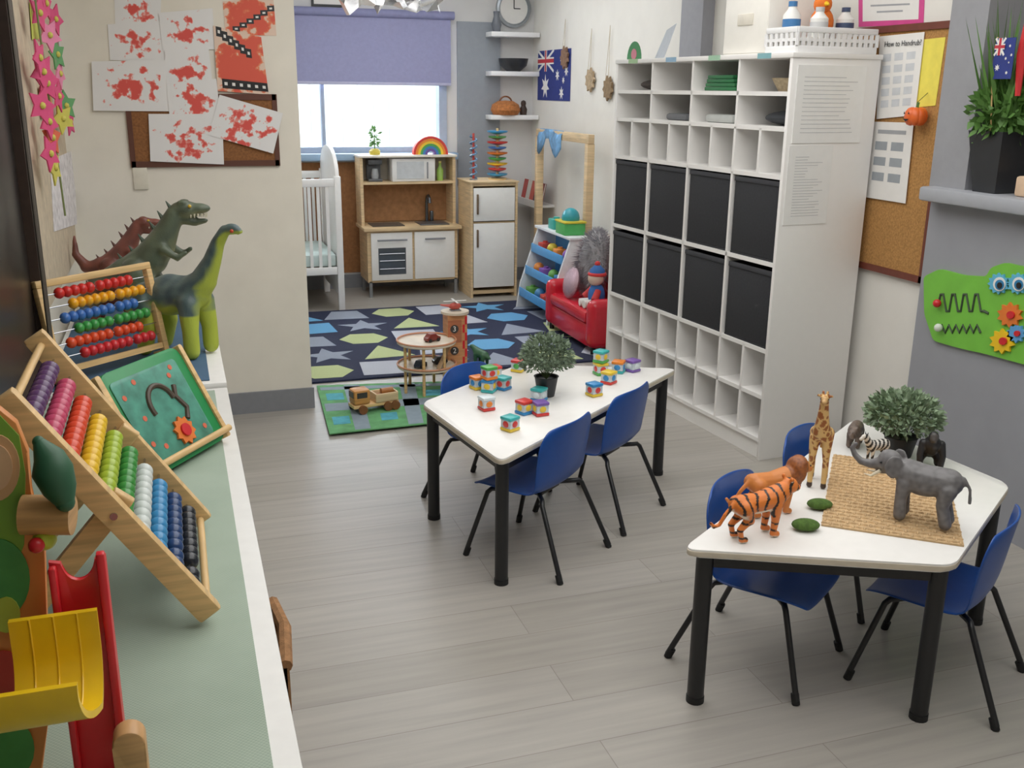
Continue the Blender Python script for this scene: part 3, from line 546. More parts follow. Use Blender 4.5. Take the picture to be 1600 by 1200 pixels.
# fridge
t=thing('play_fridge','birch toy fridge with two white doors beside play kitchen','play fridge',(2.57,8.42,0)); FX0,FX1,FY=2.37,2.79,8.24
MB(t).box(FX0,FX0+.02,FY,8.64,0,.985).box(FX1-.02,FX1,FY,8.64,0,.985).box(FX0+.02,FX1-.02,FY+.02,8.64,.03,.06).box(FX0+.02,FX1-.02,8.62,8.64,.06,.96).box(FX0+.02,FX1-.02,FY+.01,8.64,0.96,.985).box(FX0+.02,FX1-.02,FY+.02,8.62,.64,.655).build('body',BIRCH,t)
MB(t).box(FX0-.01,FX1+.01,FY-.01,8.65,.986,1.0,.003).build('fridge_top',BIRCH,t)
for z0,z1 in((.09,.645),(.665,.945)):
    MB(t).box(FX0+.025,FX1-.025,FY-.002,FY+.016,z0,z1,.004).build('door',KW,t); MB(t).box(FX0+.05,FX0+.065,FY-.025,FY-.0025,z1-.2 if z1<.7 else z0+.06,z1-.05,.004).build('handle',mat('#6e5a45',.5),t)
t=thing('stacking_tower','coloured ball track tower of stacked discs on toy fridge','toy',(2.66,8.42,1.0005))
MB().tube([(0,0,0),(0,0,.43)],.012,10).lathe([(.08,0),(.08,.012),(.02,.014)],20).build('pole',PINE,t)
for i,c in enumerate(['#3f9ad0','#d9362f','#f0c32c','#41a455','#e8762c','#3f78c4','#d9362f','#4fa858','#3f9ad0']): MB().lathe([(.02,0),(.085-.01*(i%2),.018),(.09-.01*(i%2),.03),(.02,.014)],20,(0,0,.02+i*.045)).build('dish',mat(c,.35),t)
t=thing('bead_coil','tall clear tube of mixed beads on left of toy fridge','toy',(2.44,8.4,1.0005)); MB().lathe([(.035,0),(.035,.01)],16).build('base',DGREY,t)
m=MB(); m.tube([(.028*math.cos(i*.6),.028*math.sin(i*.6),.012+i*.0052) for i in range(70)],.008,6).build('coil',mat('#6a8fb0',.4,.5,60),t)
MB().tube([(0,0,.01),(0,0,.39)],.01,8).build('pole',mat('#c0473f'),t)
# floating shelves and items
for z,l in((1.53,'lowest'),(1.905,'middle'),(2.235,'top')): tag(MB().box(2.72,3.17,8.8,8.979,z-.04,z,.003).build('wall_shelf',mat('#f3f3f4',.4,.02)),f'white floating shelf in alcove corner, {l} of three','shelf')
t=thing('bowl','black round bowl on the middle floating shelf','bowl',(2.95,8.88,1.9055)); MB().lathe([(.06,0),(.12,.05),(.135,.11),(.125,.11),(.1,.05),(.0,.012)],24).build('bowl_body',mat('#2b2d31',.4),t)
t=thing('woven_bag','orange brown woven bag on the lowest floating shelf','bag',(2.88,8.88,1.5305)); MB().lathe([(.11,0),(.135,.04),(.12,.09),(.07,.12),(0,.125)],20).build('bag_body',mat('#b5703c',.9,.35,50,.8),t); MB().ring((0,0,.1),.06,.008,'y',16,6,0,PI).build('handle',mat('#7a4a2a'),t)
t=thing('toy_figure','small dark carved figure beside the bag on lowest floating shelf','figure',(3.05,8.88,1.5305)); MB().lathe([(.03,0),(.035,.05),(.02,.08),(.025,.1),(.02,.12),(0,.13)],14).build('figure_body',mat('#3a2a22',.6),t)
t=thing('wall_clock','round silver wall clock above top floating shelf','clock',(2.98,8.98,2.44)); MB(FRM((0,0,0),(1,0,0),(0,0,1),(0,-1,0))).lathe([(.16,-.02),(.16,.015),(.14,.02),(.135,.008),(0,.008)],32).build('clock_case',mat('#9fa5ab',.3,metal=.6),t)
MB(FRM((0,-.0085,0),(1,0,0),(0,0,1),(0,-1,0))).prism(circ(0,0,.128,28),0,.001).build('dial',PAPER,t); MB().box(-.004,.004,-.012,-.0105,0,.09).box(0,.06,-.012,-.0105,-.004,.004).build('hands',BLACK,t)
t=thing('vase','dark glass vase at left of the top floating shelf','vase',(2.79,8.88,2.2355)); MB().lathe([(.03,0),(.045,.06),(.025,.13),(.03,.17)],18).build('vase_body',mat('#6a6f78',.2),t)
t=thing('framed_notice','dark framed notice above the lavender blind','picture',(1.35,9.0,2.42)); MB(t).box(1.2,1.5,8.985,9.0,2.4,2.62).build('frame',BLACK,t); MB(t).box(1.22,1.48,8.982,8.985,2.42,2.6).build('print',PAPER,t)
# right wall of alcove
def flag(M,w,h):
    m=MB(M); m.prism([(0,0),(w,0),(w,-h),(0,-h)],0,.002); cw,chh=w*.5,h*.42
    def strip(a,b,wd,z,mi):
        a,b=Vector(a),Vector(b); d=(b-a).normalized(); n=Vector((-d.y,d.x))*wd/2; m.mi(mi).prism([tuple(a+n),tuple(a-n),tuple(b-n),tuple(b+n)],.002,z)
    strip((0,0),(cw,-chh),.13*chh,.003,1); strip((0,-chh),(cw,0),.13*chh,.003,1); strip((cw/2,0),(cw/2,-chh),.32*chh,.0035,1); strip((0,-chh/2),(cw,-chh/2),.32*chh,.0036,1)
    strip((cw/2,0),(cw/2,-chh),.18*chh,.0042,2); strip((0,-chh/2),(cw,-chh/2),.18*chh,.0043,2); m.mi(1)
    for x,y,s in((.25,-.72,.13),(.75,-.2,.06),(.75,-.85,.07),(.62,-.5,.06),(.88,-.42,.06),(.8,-.6,.04)): m.prism(starp(w*x,h*y,s*w,s*w*.45,7),.002,.003)
    return m
FLG=[mat('#27357f',.8,.08),PAPER,mat('#c23240',.8)]
p=PX(840,80,XR-.01); tag(flag(FRM((XR-.002,p.y,p.z),(0,-1,0),(0,0,1),(-1,0,0)),.8,.42).build('flag',FLG),'blue national flag with stars pinned on the alcove wall','flag')
for i,(u,v,v0,c,l) in enumerate([(882,90,30,'#8a6a55','dried leaf ornament hanging over the flag'),(922,125,45,'#b09a7c','pale woven ornament hanging on cord right of the flag'),(950,138,40,'#8a7458','brown woven ornament hanging nearest the white cubby shelf')]):
    p=PX(u,v,XR-.02); pt=PX(u,v0,XR-.02); t=thing('hanging_ornament',l,'ornament',p)
    MB().tube([(0,0,.06),(0,0,pt.z-p.z),],.0025,5).tube([(0,0,pt.z-p.z),(0,.06,.02)],.002,5).build('cord',mat('#c9bda6'),t)
    MB(FRM((0,0,0),(0,1,0),(0,0,1),(1,0,0))).prism(starp(0,0,.095,.065,9,i),-.008,.008,.003).build('ornament_body',mat(c,.9,.3,50),t)
# wooden stand
t=thing('wooden_stand','tall natural wood frame stand beside the alcove wall','stand',(3.02,7.75,0))
for y in(7.2,8.32): MB(t).box(2.98,3.04,y-.03,y+.03,0,1.36,.004).build('post',BIRCH,t)
MB(t).box(2.985,3.035,7.17,8.35,1.361,1.43,.004).build('top_beam',BIRCH,t); MB(t).box(2.99,3.03,7.23,8.29,.5,.55).build('crossbar',BIRCH,t)
m=MB()
vs=[];fs=[]
for i in range(11):
    for j in range(5): vs.append((2.978-.012*abs(math.sin(i*1.3)) if j else 3.0,7.72+i*.055,1.434-j*(.035+.012*math.sin(i*.9))-(.03*math.sin(i*.8) if j else 0)))
for i in range(10):
    for j in range(4): fs.append((i*5+j,i*5+5+j,i*5+6+j,i*5+1+j))
o=m.add(vs,fs).build('scarf',mat('#6f9fca',.8,.6,14)); tag(o,'blue and white cloth draped on the wooden stand beam','scarf'); q=o.modifiers.new('s','SOLIDIFY'); q.thickness=.004
t=thing('book_ledge','white wall ledge holding picture books by the alcove corner','shelf',(3.08,8.66,.77)); MB(t).box(3.0,XR,8.37,8.95,.75,.77).build('ledge_board',KW,t); MB(t).box(2.99,3.0,8.37,8.95,.75,.81).build('front_lip',KW,t)
for i,(c,l) in enumerate([('#b6433c','red picture book on wall ledge nearest the corner'),('#d8d3c8','white picture book second on the wall ledge'),('#c85a4a','red and white book in the middle of wall ledge'),('#3a4450','dark blue book fourth on the wall ledge'),('#8a3a34','maroon book at the near end of the wall ledge')]):
    y=8.88-i*.11; t=thing('picture_book',l,'book',(3.06,y,.7705),group='books on the wall ledge')
    m=MB(Matrix.Rotation(R(12),4,'Y')); m.box(-.008,-.004,-.05,.05,.002,.19).box(.006,.01,-.05,.05,.002,.19).box(-.008,.01,.047,.05,.002,.19).build('cover',mat(c,.5),t); MB(Matrix.Rotation(R(12),4,'Y')).box(-.004,.006,-.047,.047,.005,.187).build('pages',PAPER,t)
# toy storage unit
t=SU=thing('toy_storage_unit','low white toy unit with tilted blue edged bins','shelf unit',(2.8,7.4,0)); BLt=mat('#4f9bd6',.45)
for y in(7.02,7.74):
    m=MB(t); m.M=m.M@FRM((0,y,0),(1,0,0),(0,0,1),(0,-1,0)); m.prism([(2.62,0),(2.965,0),(2.965,.65),(2.8,.65),(2.65,.2)],-.012,.012,.002).build('side_panel',mat('#e9edf0',.4),t)
MB(t).box(2.78,2.97,6.99,7.77,.651,.67,.003).build('unit_top',mat('#e9edf0',.4),t); MB(t).box(2.95,2.963,7.04,7.72,.05,.64).build('back',BLt,t)
tc=['#d8c23a','#c9483c','#4a8ac0','#6aa84f','#8a5ab0','#e58a3a']
for i in range(3):
    z=.1+i*.18; x=2.65+i*.05; MB(t).box(x,2.945,7.04,7.72,z,z+.012).box(x-.012,x,7.03,7.73,z,z+.07,.003).build('bin_tray',BLt,t)
    for k in range(4):
        pp=[('toy_ball','ball'),('toy_brick','brick')][(i+k)%2]; o=MB()
        wh=f"{['bottom','middle','top'][i]} bin of the blue toy unit, {['nearest','second','third','farthest'][k]} from the sofa"
        if (i+k)%2==0: o.ell((0,0,.045),.045,14)
        else: o.cbox((0,0,.035),(.09,.1,.07),.006).lathe([(.02,.07),(.02,.085)],12)
        tag(o.build(pp[0],mat(tc[(i*2+k)%6],.4),loc=(x+.075,7.12+k*.17,z+.0265)),f'coloured toy {pp[1]} in {wh}','toy')
SU.location.z=.0138
t=thing('toy_box','green toy box with teal dome on the blue toy unit','toy',(2.87,7.2,.6845)); MB().box(-.085,.085,-.1,.1,0,.09,.006).build('box_body',mat('#4fb25e',.4),t); MB().box(-.09,.09,-.11,.11,.09,.105,.004).build('lid',mat('#d6c43a',.4),t); MB().ell((0,0,.125),(.07,.07,.075),16).build('dome',mat('#2f9aa8',.35),t)
t=thing('toy_brick','teal toy brick beside the green box on the blue unit','toy',(2.87,7.5,.6845)); MB().cbox((0,0,.04),(.1,.12,.08),.006).lathe([(.025,.08),(.025,.095)],12).build('brick',mat('#3aa79c',.4),t)
# sofa
t=SO=thing('kids_sofa','small red vinyl child sofa by the white cubby shelf','sofa',(2.86,6.52,0)); VR=mat('#c81f30',.22,.05)
SX0,SX1,SY0,SY1=2.58,3.1,6.06,6.98
MB(t).box(SX0+.02,SX1,SY0+.1,SY1-.1,.04,.2,.02).build('base',VR,t); MB(t).box(SX0,SX1-.12,SY0+.115,SY1-.115,.201,.29,.03).build('seat_cushion',VR,t)
MB(t).box(SX1-.14,SX1,SY0+.02,SY1-.02,.2,.54,.05).build('backrest',VR,t)
for y0,y1 in((SY0,SY0+.12),(SY1-.12,SY1)): MB(t).box(SX0,SX1-.05,y0,y1,.04,.38,.055,4).build('armrest',VR,t)
for x in(SX0+.05,SX1-.06):
    for y in(SY0+.06,SY1-.06): MB(t).tube([(x,y,0),(x,y,.045)],.018,10).build('foot',BLACK,t)
SO.location.z=.0138
t=thing('fluffy_cushion','shaggy grey fur cushion leaning on the red sofa','cushion',(2.79,6.64,.309)); CM=Matrix.Rotation(R(10),4,'Y'); MB(CM).ell((0,0,.24),(.08,.21,.24),18).build('cushion_body',mat('#8f8c8e',.95),t)
m=MB(CM)
for i in range(1500):
    d=Vector((random.gauss(0,1),random.gauss(0,1),random.gauss(0,1))).normalized(); p=Vector((d.x*.08,d.y*.21,.24+d.z*.24)); e=p+d*.055+Vector((random.uniform(-.02,.02),random.uniform(-.02,.02),-.02 if d.z>-.6 else .035)); s=d.cross(Vector((.3,.5,.8))).normalized()*.004
    m.add([p-s,p+s,e],[(0,1,2)])
o=m.build('fur',mat('#a5a2a8',.95,.35,40),t); o['kind']='stuff'
t=thing('sequin_cushion','round silver pink sequin cushion on the red sofa seat','cushion',(2.63,6.62,.3055)); MB(Matrix.Rotation(R(14),4,'Y')).ell((.0,0,.115),(.04,.12,.115),20).build('cushion_body',mat('#b99aa4',.22,.5,140,.8,metal=.7),t)
t=thing('plush_doll','soft doll in blue with red cap on near end of red sofa','soft toy',(2.72,6.3,.3055))
MB().ell((0,0,.08),(.06,.065,.085)).build('doll_body',mat('#2f62a8',.85),t); MB().ell((-.01,0,.2),(.055,.06,.055)).build('head',mat('#d9c3b0',.8),t); MB().lathe([(.058,.225),(.05,.26),(.02,.29),(0,.295)],16).build('cap',mat('#3565a8',.85),t); MB().ring((0,0,.228),.054,.012,'z',18,8).ell((0,0,.298),.02).build('cap_trim',mat('#d23a3a',.85),t)
for s in(-1,1): MB().tube([(-.01,s*.05,.12),(-.05,s*.085,.06)],[.022,.026],10).build('arm',mat('#c23a3a',.85),t); MB().tube([(-.03,s*.03,.03),(-.11,s*.04,.028)],[.028,.027],10).build('leg',mat('#e3e0da',.85),t)
# ---------------------------------------------------------------- cubby shelf
LX,LYr=(2.634,4.011),math.asin(.0865); CB=thing('cubby_shelf','tall white cubby shelf unit with eight black fabric bins','shelf unit',(LX[0],LX[1],0),LYr)
def SLm(x,y,z): return Matrix.Translation((LX[0],LX[1],0))@Matrix.Rotation(LYr,4,'Z')@Vector((x,y,z))
D,Lg=.5,1.6; Zs=[.10,.32,.55,.97,1.375,1.59,1.745,1.9]; SW=mat('#efedea',.5,.01)
for y in(0,Lg-.02): MB().box(0,D,y,y+.02,0,1.9,.001).build('side_panel',SW,CB)
MB().box(D-.01,D,.02,Lg-.02,.1,1.88).build('back_panel',mat('#c9c8c6',.6),CB); MB().box(.02,D-.01,.02,Lg-.02,0,.09).build('plinth',SW,CB); MB().box(-.005,D+.005,-.006,Lg+.006,1.9,1.922,.002).build('unit_top',SW,CB)
for z in Zs[:-1]: MB().box(.004,D-.01,.02,Lg-.02,z-.01,z+.01).build('shelf_board',SW,CB)
for a,b,n in((.55,1.375,4),(1.59,1.9,4),(.1,.55,8),(1.375,1.59,8)):
    for i in range(1,n): y=Lg*i/n; MB().box(.004,D-.01,y-.008,y+.008,a+.01,b-.0).build('divider',SW,CB)
proto=None
for r_,(z,rn) in enumerate(((.98,'upper'),(.56,'lower'))):
    for i in range(4):
        lab=f'black fabric storage bin in {rn} row of cubby shelf, {["nearest camera","second from camera","third from camera","nearest the sofa"][i]}'
        y=Lg*i/4+.2; loc=SLm(.012,y,z+.0005)
        if proto is None:
            proto=thing('storage_bin',lab,'storage bin',loc,LYr,'black fabric bins in the cubby shelf')
            MB().box(0,.44,-.178,.178,0,.01).box(0,.012,-.178,.178,.01,.372,.004).box(.43,.44,-.178,.178,.01,.372).box(.012,.43,-.178,-.168,.01,.372).box(.012,.43,.168,.178,.01,.372).build('bin_body',BLKFAB,proto)
            MB().box(-.004,.014,-.181,.181,.352,.376,.004).box(.014,.44,-.181,-.166,.352,.376,.004).box(.014,.44,.166,.181,.352,.376,.004).build('trim_band',mat('#38393e',.9),proto)
        else: dup(proto,loc,LYr,lab)
def incub(name,label,cat,y,z,b,m): return tag(b.build(name,m,loc=SLm(.04,y,z+.0105),rot=(0,0,LYr)),label,cat)
for k in range(4): incub('folder',f'dark green folder in top row of cubby shelf, {["bottom","second","third","top"][k]} of its pile','folder',.6,1.745+k*.019,MB().box(0,.3,-.13+.01*k,.14-.008*k,0,.018,.004),mat('#1f6a3c',.5))
incub('woven_basket','small brown woven basket in the top right cubby','basket',.2,1.745,MB().lathe([(.08,0),(.11,.05),(.115,.06),(.1,.05),(.07,.012),(0,.012)],20,(.15,0,0)),mat('#a8977a',.9,.3,60))
incub('hat','dark folded hat in the right cubby of second row','hat',.2,1.59,MB().ell((.16,0,.035),(.14,.14,.035),18),mat('#3a3d42',.9))
incub('cloth_pile','grey folded cloth in the second cubby of second row','cloth',.6,1.59,MB().box(0,.28,-.12,.12,0,.04,.015),mat('#b9bcb9',.9)); incub('cloth_pile','dark folded cloth in the third cubby of second row','cloth',1.0,1.59,MB().box(0,.28,-.1,.1,0,.035,.014),mat('#6a6c70',.9))
incub('glove','dark brown glove in the top cubby nearest the alcove','glove',1.4,1.745,MB().ell((.14,0,.03),(.12,.1,.03),14),mat('#4a4340',.9))
for i in range(4): incub('name_tag',f'small blue green name tag on cubby shelf top edge, {["first","second","third","fourth"][i]} from camera','tag',.2+.4*i,1.9,MB().box(-.047,-.0455,-.05,.05,-.012,.012),[mat('#7fb0b8'),mat('#9cc3a6'),mat('#8fb3cf'),mat('#a5c79a')][i]).location=SLm(.04,.2+.4*i,1.911)
# side papers (on near end)
def endsheet(label,x0,x1,z0,z1,th,lines):
    m=MB(); m.box(x0,x1,-.002-th,-.0005,z0,z1); m.mi(1)
    for i in range(lines): z=z1-.05-(z1-z0-.08)*i/lines; m.box(x0+.04,x1-random.uniform(.04,.15),-.0026-th,-.002-th,z-.003,z)
    o=m.build('notice',[mat('#f1f1ef',.4,.02),INKL]); o.location=(LX[0],LX[1],0); o.rotation_euler=(0,0,LYr); tag(o,label,'notice')
endsheet('typed notice in clear sleeve taped high on cubby end',.03,.42,1.53,1.87,.002,14); endsheet('long typed list taped lower on the cubby end',.02,.27,1.16,1.52,.001,22)
# on top
def perf(name,label,x0,x1,y0,y1,h,m,solid=False):
    t=thing(name,label,'basket',SLm((x0+x1)/2,(y0+y1)/2,1.9225),LYr); a,b=(x1-x0)/2,(y1-y0)/2
    MB().box(-a,a,-b,b,0,.008,.003).build('basket_base',m,t); q=MB()
    if solid:
        for sx in(-1,1): q.box(sx*a-.003,sx*a+.003,-b,b,.008,h,.001)
        for sy in(-1,1): q.box(-a,a,sy*b-.003,sy*b+.003,.008,h,.001)
        q.build('basket_wall',m,t); q=MB()
        for sx in(-1,1): q.box(sx*a-.012,sx*a+.012,-b-.012,b+.012,h-.03,h,.005)
        for sy in(-1,1): q.box(-a,a,sy*b-.012,sy*b+.012,h-.03,h,.005)
        q.build('rim',m,t); MB().box(-a-.009,-a-.0031,-.06,.06,h*.45,h*.62,.002).build('handle_grip',mat('#dcd6c8',.5),t); return t
    for sx in(-1,1): q.box(sx*a-.006,sx*a+.006,-b,b,h-.025,h,.003).box(sx*a-.006,sx*a+.006,-b,b,0,.03,.003)
    for sy in(-1,1): q.box(-a,a,sy*b-.006,sy*b+.006,h-.025,h,.003).box(-a,a,sy*b-.006,sy*b+.006,0,.03,.003)
    nx=max(4,int(a/.016)); ny=max(4,int(b/.016))
    for i in range(nx+1):
        x=-a+2*a*i/nx
        for sy in(-1,1): q.box(x-.009,x+.009,sy*b-.004,sy*b+.004,.03,h-.025)
    for i in range(ny+1):
        y=-b+2*b*i/ny
        for sx in(-1,1): q.box(sx*a-.004,sx*a+.004,y-.009,y+.009,.03,h-.025)
    k=h*.5
    for sx in(-1,1): q.box(sx*a-.003,sx*a+.003,-b,b,k-.007,k+.007)
    for sy in(-1,1): q.box(-a,a,sy*b-.003,sy*b+.003,k-.007,k+.007)
    q.build('basket_wall',m,t); MB().box(-a+.008,a-.008,-b+.008,b-.008,.009,h*.6,.004).build('lining',mat('#d6d2c8',.8),t); return t
perf('plastic_basket','tall cream plastic basket on top of the cubby shelf',.06,.4,.28,.62,.3,mat('#efece4',.5,.02),True); perf('plastic_basket','low white perforated tray basket on near end of cubby shelf',.03,.48,.02,.24,.11,mat('#eeeeee',.4,.02))
TRZ=1.9225+.0668
for i,(x,y,c,l,kk) in enumerate([(.1,.16,'#3f78b0','blue capped white bottle in tray on the cubby shelf',.9),(.19,.08,'#c9c9c9','white spray bottle in tray on the cubby shelf',.75),(.38,.13,'#3a4a6a','white tub with dark label in tray on cubby shelf',.8)]):
    t=thing('bottle',l,'bottle',SLm(x,y,TRZ),LYr); KM=Matrix.Scale(kk,4,(0,0,1)); MB(KM).lathe([(.035,0),(.04,.02),(.04,.11),(.02,.14),(.018,.15)],16).build('bottle_body',WHITE,t); MB(KM).lathe([(.02,.15),(.02,.175)],12).build('cap',mat(c,.4),t); MB(KM).lathe([(.041,.04),(.041,.09)],16).build('bottle_label',mat(c,.5),t)
t=thing('toy_bird','orange plush toy lying in the tray on cubby shelf','soft toy',SLm(.27,.16,TRZ),LYr); MB().ell((0,0,.07),(.06,.045,.07)).ell((-.01,-.01,.15),(.042,.04,.042)).build('toy_body',mat('#e8772a',.9,.1,60,.4),t); MB().tube([(-.02,-.045,.15),(-.03,-.075,.145)],[.012,.003],8).build('beak',YEL,t)
t=thing('card_stand','grey folded card sign on far end of cubby shelf','sign',SLm(.1,1.3,1.9225),LYr+R(-20)); MB().add([(0,-.13,0),(0,.13,0),(.06,.11,.16),(.06,-.13,.18),(.004,-.13,0),(.004,.13,0),(.064,.11,.16),(.064,-.13,.18)],[(0,1,2,3),(7,6,5,4),(0,3,7,4),(1,5,6,2),(3,2,6,7),(0,4,5,1)]).build('card',mat('#b6bdc6',.6),t)
t=thing('card_ornament','green half round card with red heart on cubby shelf','ornament',SLm(.06,1.5,1.9225),LYr); MB(FRM((0,0,0),(0,-1,0),(0,0,1),(-1,0,0))).prism([(.08*math.cos(R(i*15)),.1*math.sin(R(i*15))) for i in range(13)],0,.004).mi(1).prism(circ(0,.03,.03),.004,.006).build('card',[mat('#3f8a55',.6),mat('#c97a8a')],t)
# ---------------------------------------------------------------- right wall boards
t=thing('cork_board','tall cork notice board in brown frame beside cubby shelf','board',(XR,4.0,.95))
MB(t).box(XR-.014,XR,3.66,4.6,.96,2.02).build('cork',CORK,t); m=MB(t)
for a in((3.63,4.63,.93,.96),(3.63,4.63,2.02,2.05),(3.63,3.66,.93,2.05),(4.6,4.63,.93,2.05)): m.box(XR-.024,XR,*a)
m.build('board_frame',BROWN,t)
ex=[(.1+.28*j,.3+.28*j,.22+.14*i,.31+.14*i,2) for i in range(5) for j in range(3)]
o=sheet('poster','hand rub poster at top of the brown framed notice board','poster',[(1375,57),(1445,50),(1430,180),(1370,186)],'x',XR-.018,[PAPER,INK,mat('#cdd0d4',.7)],k=1,extra=ex)
c=PX(1410,68,XR-.0265); text('How to Handrub?',.034,FRM(c,(0,-1,0),(0,0,1),(-1,0,0)),mat('#2a2c33'),o,'lettering')
sheet('notice','bright yellow paper pinned at right of hand rub poster','paper',[(1440,62),(1478,58),(1462,165),(1430,168)],'x',XR-.0145,[mat('#efdf5a',.7),INK],k=0)
sheet('poster','white food information poster low on the brown framed board','poster',[(1365,190),(1428,192),(1415,318),(1352,308)],'x',XR-.018,[PAPER,INK,mat('#9aa0a6',.7)],k=2,extra=[(.15,.85,.1,.15,1)]+[(.12+.4*j,.42+.4*j,.25+.2*i,.36+.2*i,2) for i in range(3) for j in range(2)])
sheet('certificate','pink framed certificate above the brown framed board','certificate',[(1342,-25),(1446,-30),(1443,38),(1342,42)],'x',XR-.001,[mat('#d6468f',.6),PAPER,INK],k=0,extra=[(.07,.93,.1,.88,1),(.25,.75,.3,.36,2,.0012),(.2,.8,.5,.54,2,.0012),(.3,.7,.65,.69,2,.0012)])
p=PX(1431,182,XR-.067); t=thing('pumpkin_ornament','small orange pumpkin ornament hanging on the notice board','ornament',p); m=MB()
for i in range(8): a=R(i*45); m.ell((.022*math.cos(a),.022*math.sin(a),0),(.028,.028,.04),10)
m.build('pumpkin',mat('#e8682a',.4),t); MB().tube([(0,0,.03),(.005,0,.06)],.006,6).build('stem',mat('#4f7a35'),t); MB().add([(-.051,-.02,.01),(-.051,-.008,.01),(-.053,-.014,.022)],[(0,1,2)]).add([(-.051,.02,.01),(-.051,.008,.01),(-.053,.014,.022)],[(0,1,2)]).add([(-.052,-.02,-.01),(-.052,.02,-.01),(-.052,0,-.022)],[(0,1,2)]).build('face',BLACK,t)
MB().tube([(0,0,.06),(.048,0,.1)],.0015,4).build('string',BLACK,t)
# crocodile wall panel
CX=3.119
def pxs(px,x=CX): return [(-(p:=PX(u,v,x)).y,p.z) for u,v in px]
XW=lambda x: FRM((x,0,0),(0,-1,0),(0,0,1),(-1,0,0))
t=thing('wall_game_panel','green crocodile shaped activity panel on the grey half wall','wall toy',(3.119,3.3,1.0))
def wp(name,px,x,th,m,b=.002):
    q=MB(t); q.M=q.M@XW(x); q.prism(pxs(px,x),0,th,b); return q.build(name,m,t)
wp('panel_board',rpoly([(1447,432),(1472,420),(1510,430),(1545,432),(1552,418),(1575,410),(1600,416),(1700,412),(1720,590),(1660,585),(1600,568),(1545,553),(1500,543),(1462,532),(1448,490)],6,3),CX,.014,mat('#74c040',.4,.08,12),0)
for u in(1562,1592):
    wp('eye_gear',starp(u,443,17,13,12),CX-.015,.008,mat('#5db4d6',.4),0); wp('eye',circ(u,444,9.5,18,11),CX-.024,.003,PAPER,0); wp('eye_ring',circ(u,445,7,16,8),CX-.0275,.002,mat('#2f7fb0',.4),0); wp('pupil',circ(u,446,4,14,5),CX-.030,.002,BLACK,0)
for u,v,r_,m in((1580,492,20,ORANGE),(1590,521,15,STRIPB),(1568,533,20,YEL)):
    wp('gear',starp(u,v,r_,r_*.72,10),CX-.015,.01,m,0); wp('gear_hub',circ(u,v,r_*.3,12),CX-.026,.006,RED,0)
def track(px):
    q=MB(t); q.tube([PX(u,v,CX-.014) for u,v in px],.006,8).build('track',mat('#3a4a35',.5),t)
track([(1466,478)]+[(1470+i*4.5,470+ (16 if (i//2)%2 else -10)) for i in range(16)]+[(1545,490)]); track([(1466,512)]+[(1472+i*5.5,512+(8 if i%2 else -4)) for i in range(12)])
for u,v,m in((1464,474,RED),(1466,512,mat('#d9e0d2'))): p=PX(u,v,CX-.035); MB(t).ell(p,.018,12).build('knob',m,t)
# pot on ledge
PPX,PPY=3.15,3.275
t=thing('potted_plant','black pot of long green leaves on the grey ledge','plant',(PPX,PPY,1.3725),R(45)); LB=mat('#26282c',.4)
q=MB(); q.lathe([(.085,0),(.125,.22),(.13,.24),(.12,.24),(.115,.2),(0,.19)],4).build('pot',LB,t)
q=MB()
for i in range(110):
    a=random.uniform(0,2*PI); l=random.uniform(.2,.6); ln_=random.uniform(.05,.4); d=Vector((math.cos(a)*ln_,math.sin(a)*ln_,1)).normalized(); b=Vector((random.uniform(-.05,.05),random.uniform(-.05,.05),.19)); s=d.cross(Vector((math.sin(a*3),math.cos(a*2),.1))).normalized()*random.uniform(.005,.012)
    q.add([b-s*.5,b+s*.5,b+d*l*.5+s,b+d*l,b+d*l*.5-s],[(0,1,2,3,4)])
foliage(q,(0,0,.31),(.13,.13,.11),420,.045).build('leaves',mat('#557f38',.6,.35,9),t)
p=PX(1553,92,3.05); t=thing('flag','small national flag on a stick in the ledge plant','flag',(p.x,p.y,p.z)); e=Vector((PPX-.06,PPY,1.3725+.2))-p
MB().tube([e,(0.004,0,-.06),(.004,0,.08)],.003,6).build('stick',PINE,t); flag(FRM((0,.0,.075),(0,-1,0),(0,0,1),(-1,0,0)),.1,.15).build('flag_cloth',FLG,t)
p=PX(1590,150,3.08); t=thing('ribbon','red ribbon hanging down beside the ledge plant','ribbon',p); q=MB()
q.tube([(0,0,0),(.0,.01,.15),(0,-.01,.35),(0,0,ZC-p.z)],[.01,.018,.014,.01],6).build('ribbon_strip',mat('#cc2a2e',.6),t)
tag(MB().box(3.1,3.23,2.95,3.13,1.3725,1.45,.01).build('wooden_block',mat('#d8b99a',.6)),'pale wooden block on the grey ledge at right edge','block')
# ---------------------------------------------------------------- tables and chairs
TZ=.513
def table(label,loc,rz):
    t=thing('trapezoid_table',label,'table',loc,rz)
    pts=[(-.735,0),(.735,0),(.37,.64),(-.37,.64)]; q=rpoly(pts,.05,6)
    MB().prism(q,TZ-.024,TZ,.003).build('tabletop',mat('#f0eeea',.3,.02),t)
    cc=Vector((0,.3)); e=[tuple(Vector(p)*1.003-cc*.003) for p in q]
    MB().prism(e,TZ-.021,TZ-.006,.002).build('edge_band',mat('#d3c8b4',.5),t)
    ins=[(-.665,.04),(.665,.04),(.345,.6),(-.345,.6)]
    for x,y in ins:
        l=MB().tube([(x,y,.012),(x,y,TZ-.0245)],.025,16).build('leg',BLACK,t); MB().lathe([(.027,0),(.027,.02)],16,(x,y,0)).build('foot_cap',mat('#0f1012',.6),l)
    for i in range(4):
        a,b=Vector(ins[i]),Vector(ins[(i+1)%4]); d=(b-a).normalized(); n=Vector((-d.y,d.x))*.011; a2,b2=a+d*.024,b-d*.024
        MB().prism([tuple(a2-n),tuple(b2-n),tuple(b2+n),tuple(a2+n)],TZ-.066,TZ-.025).build('apron',BLACK,t)
    return t
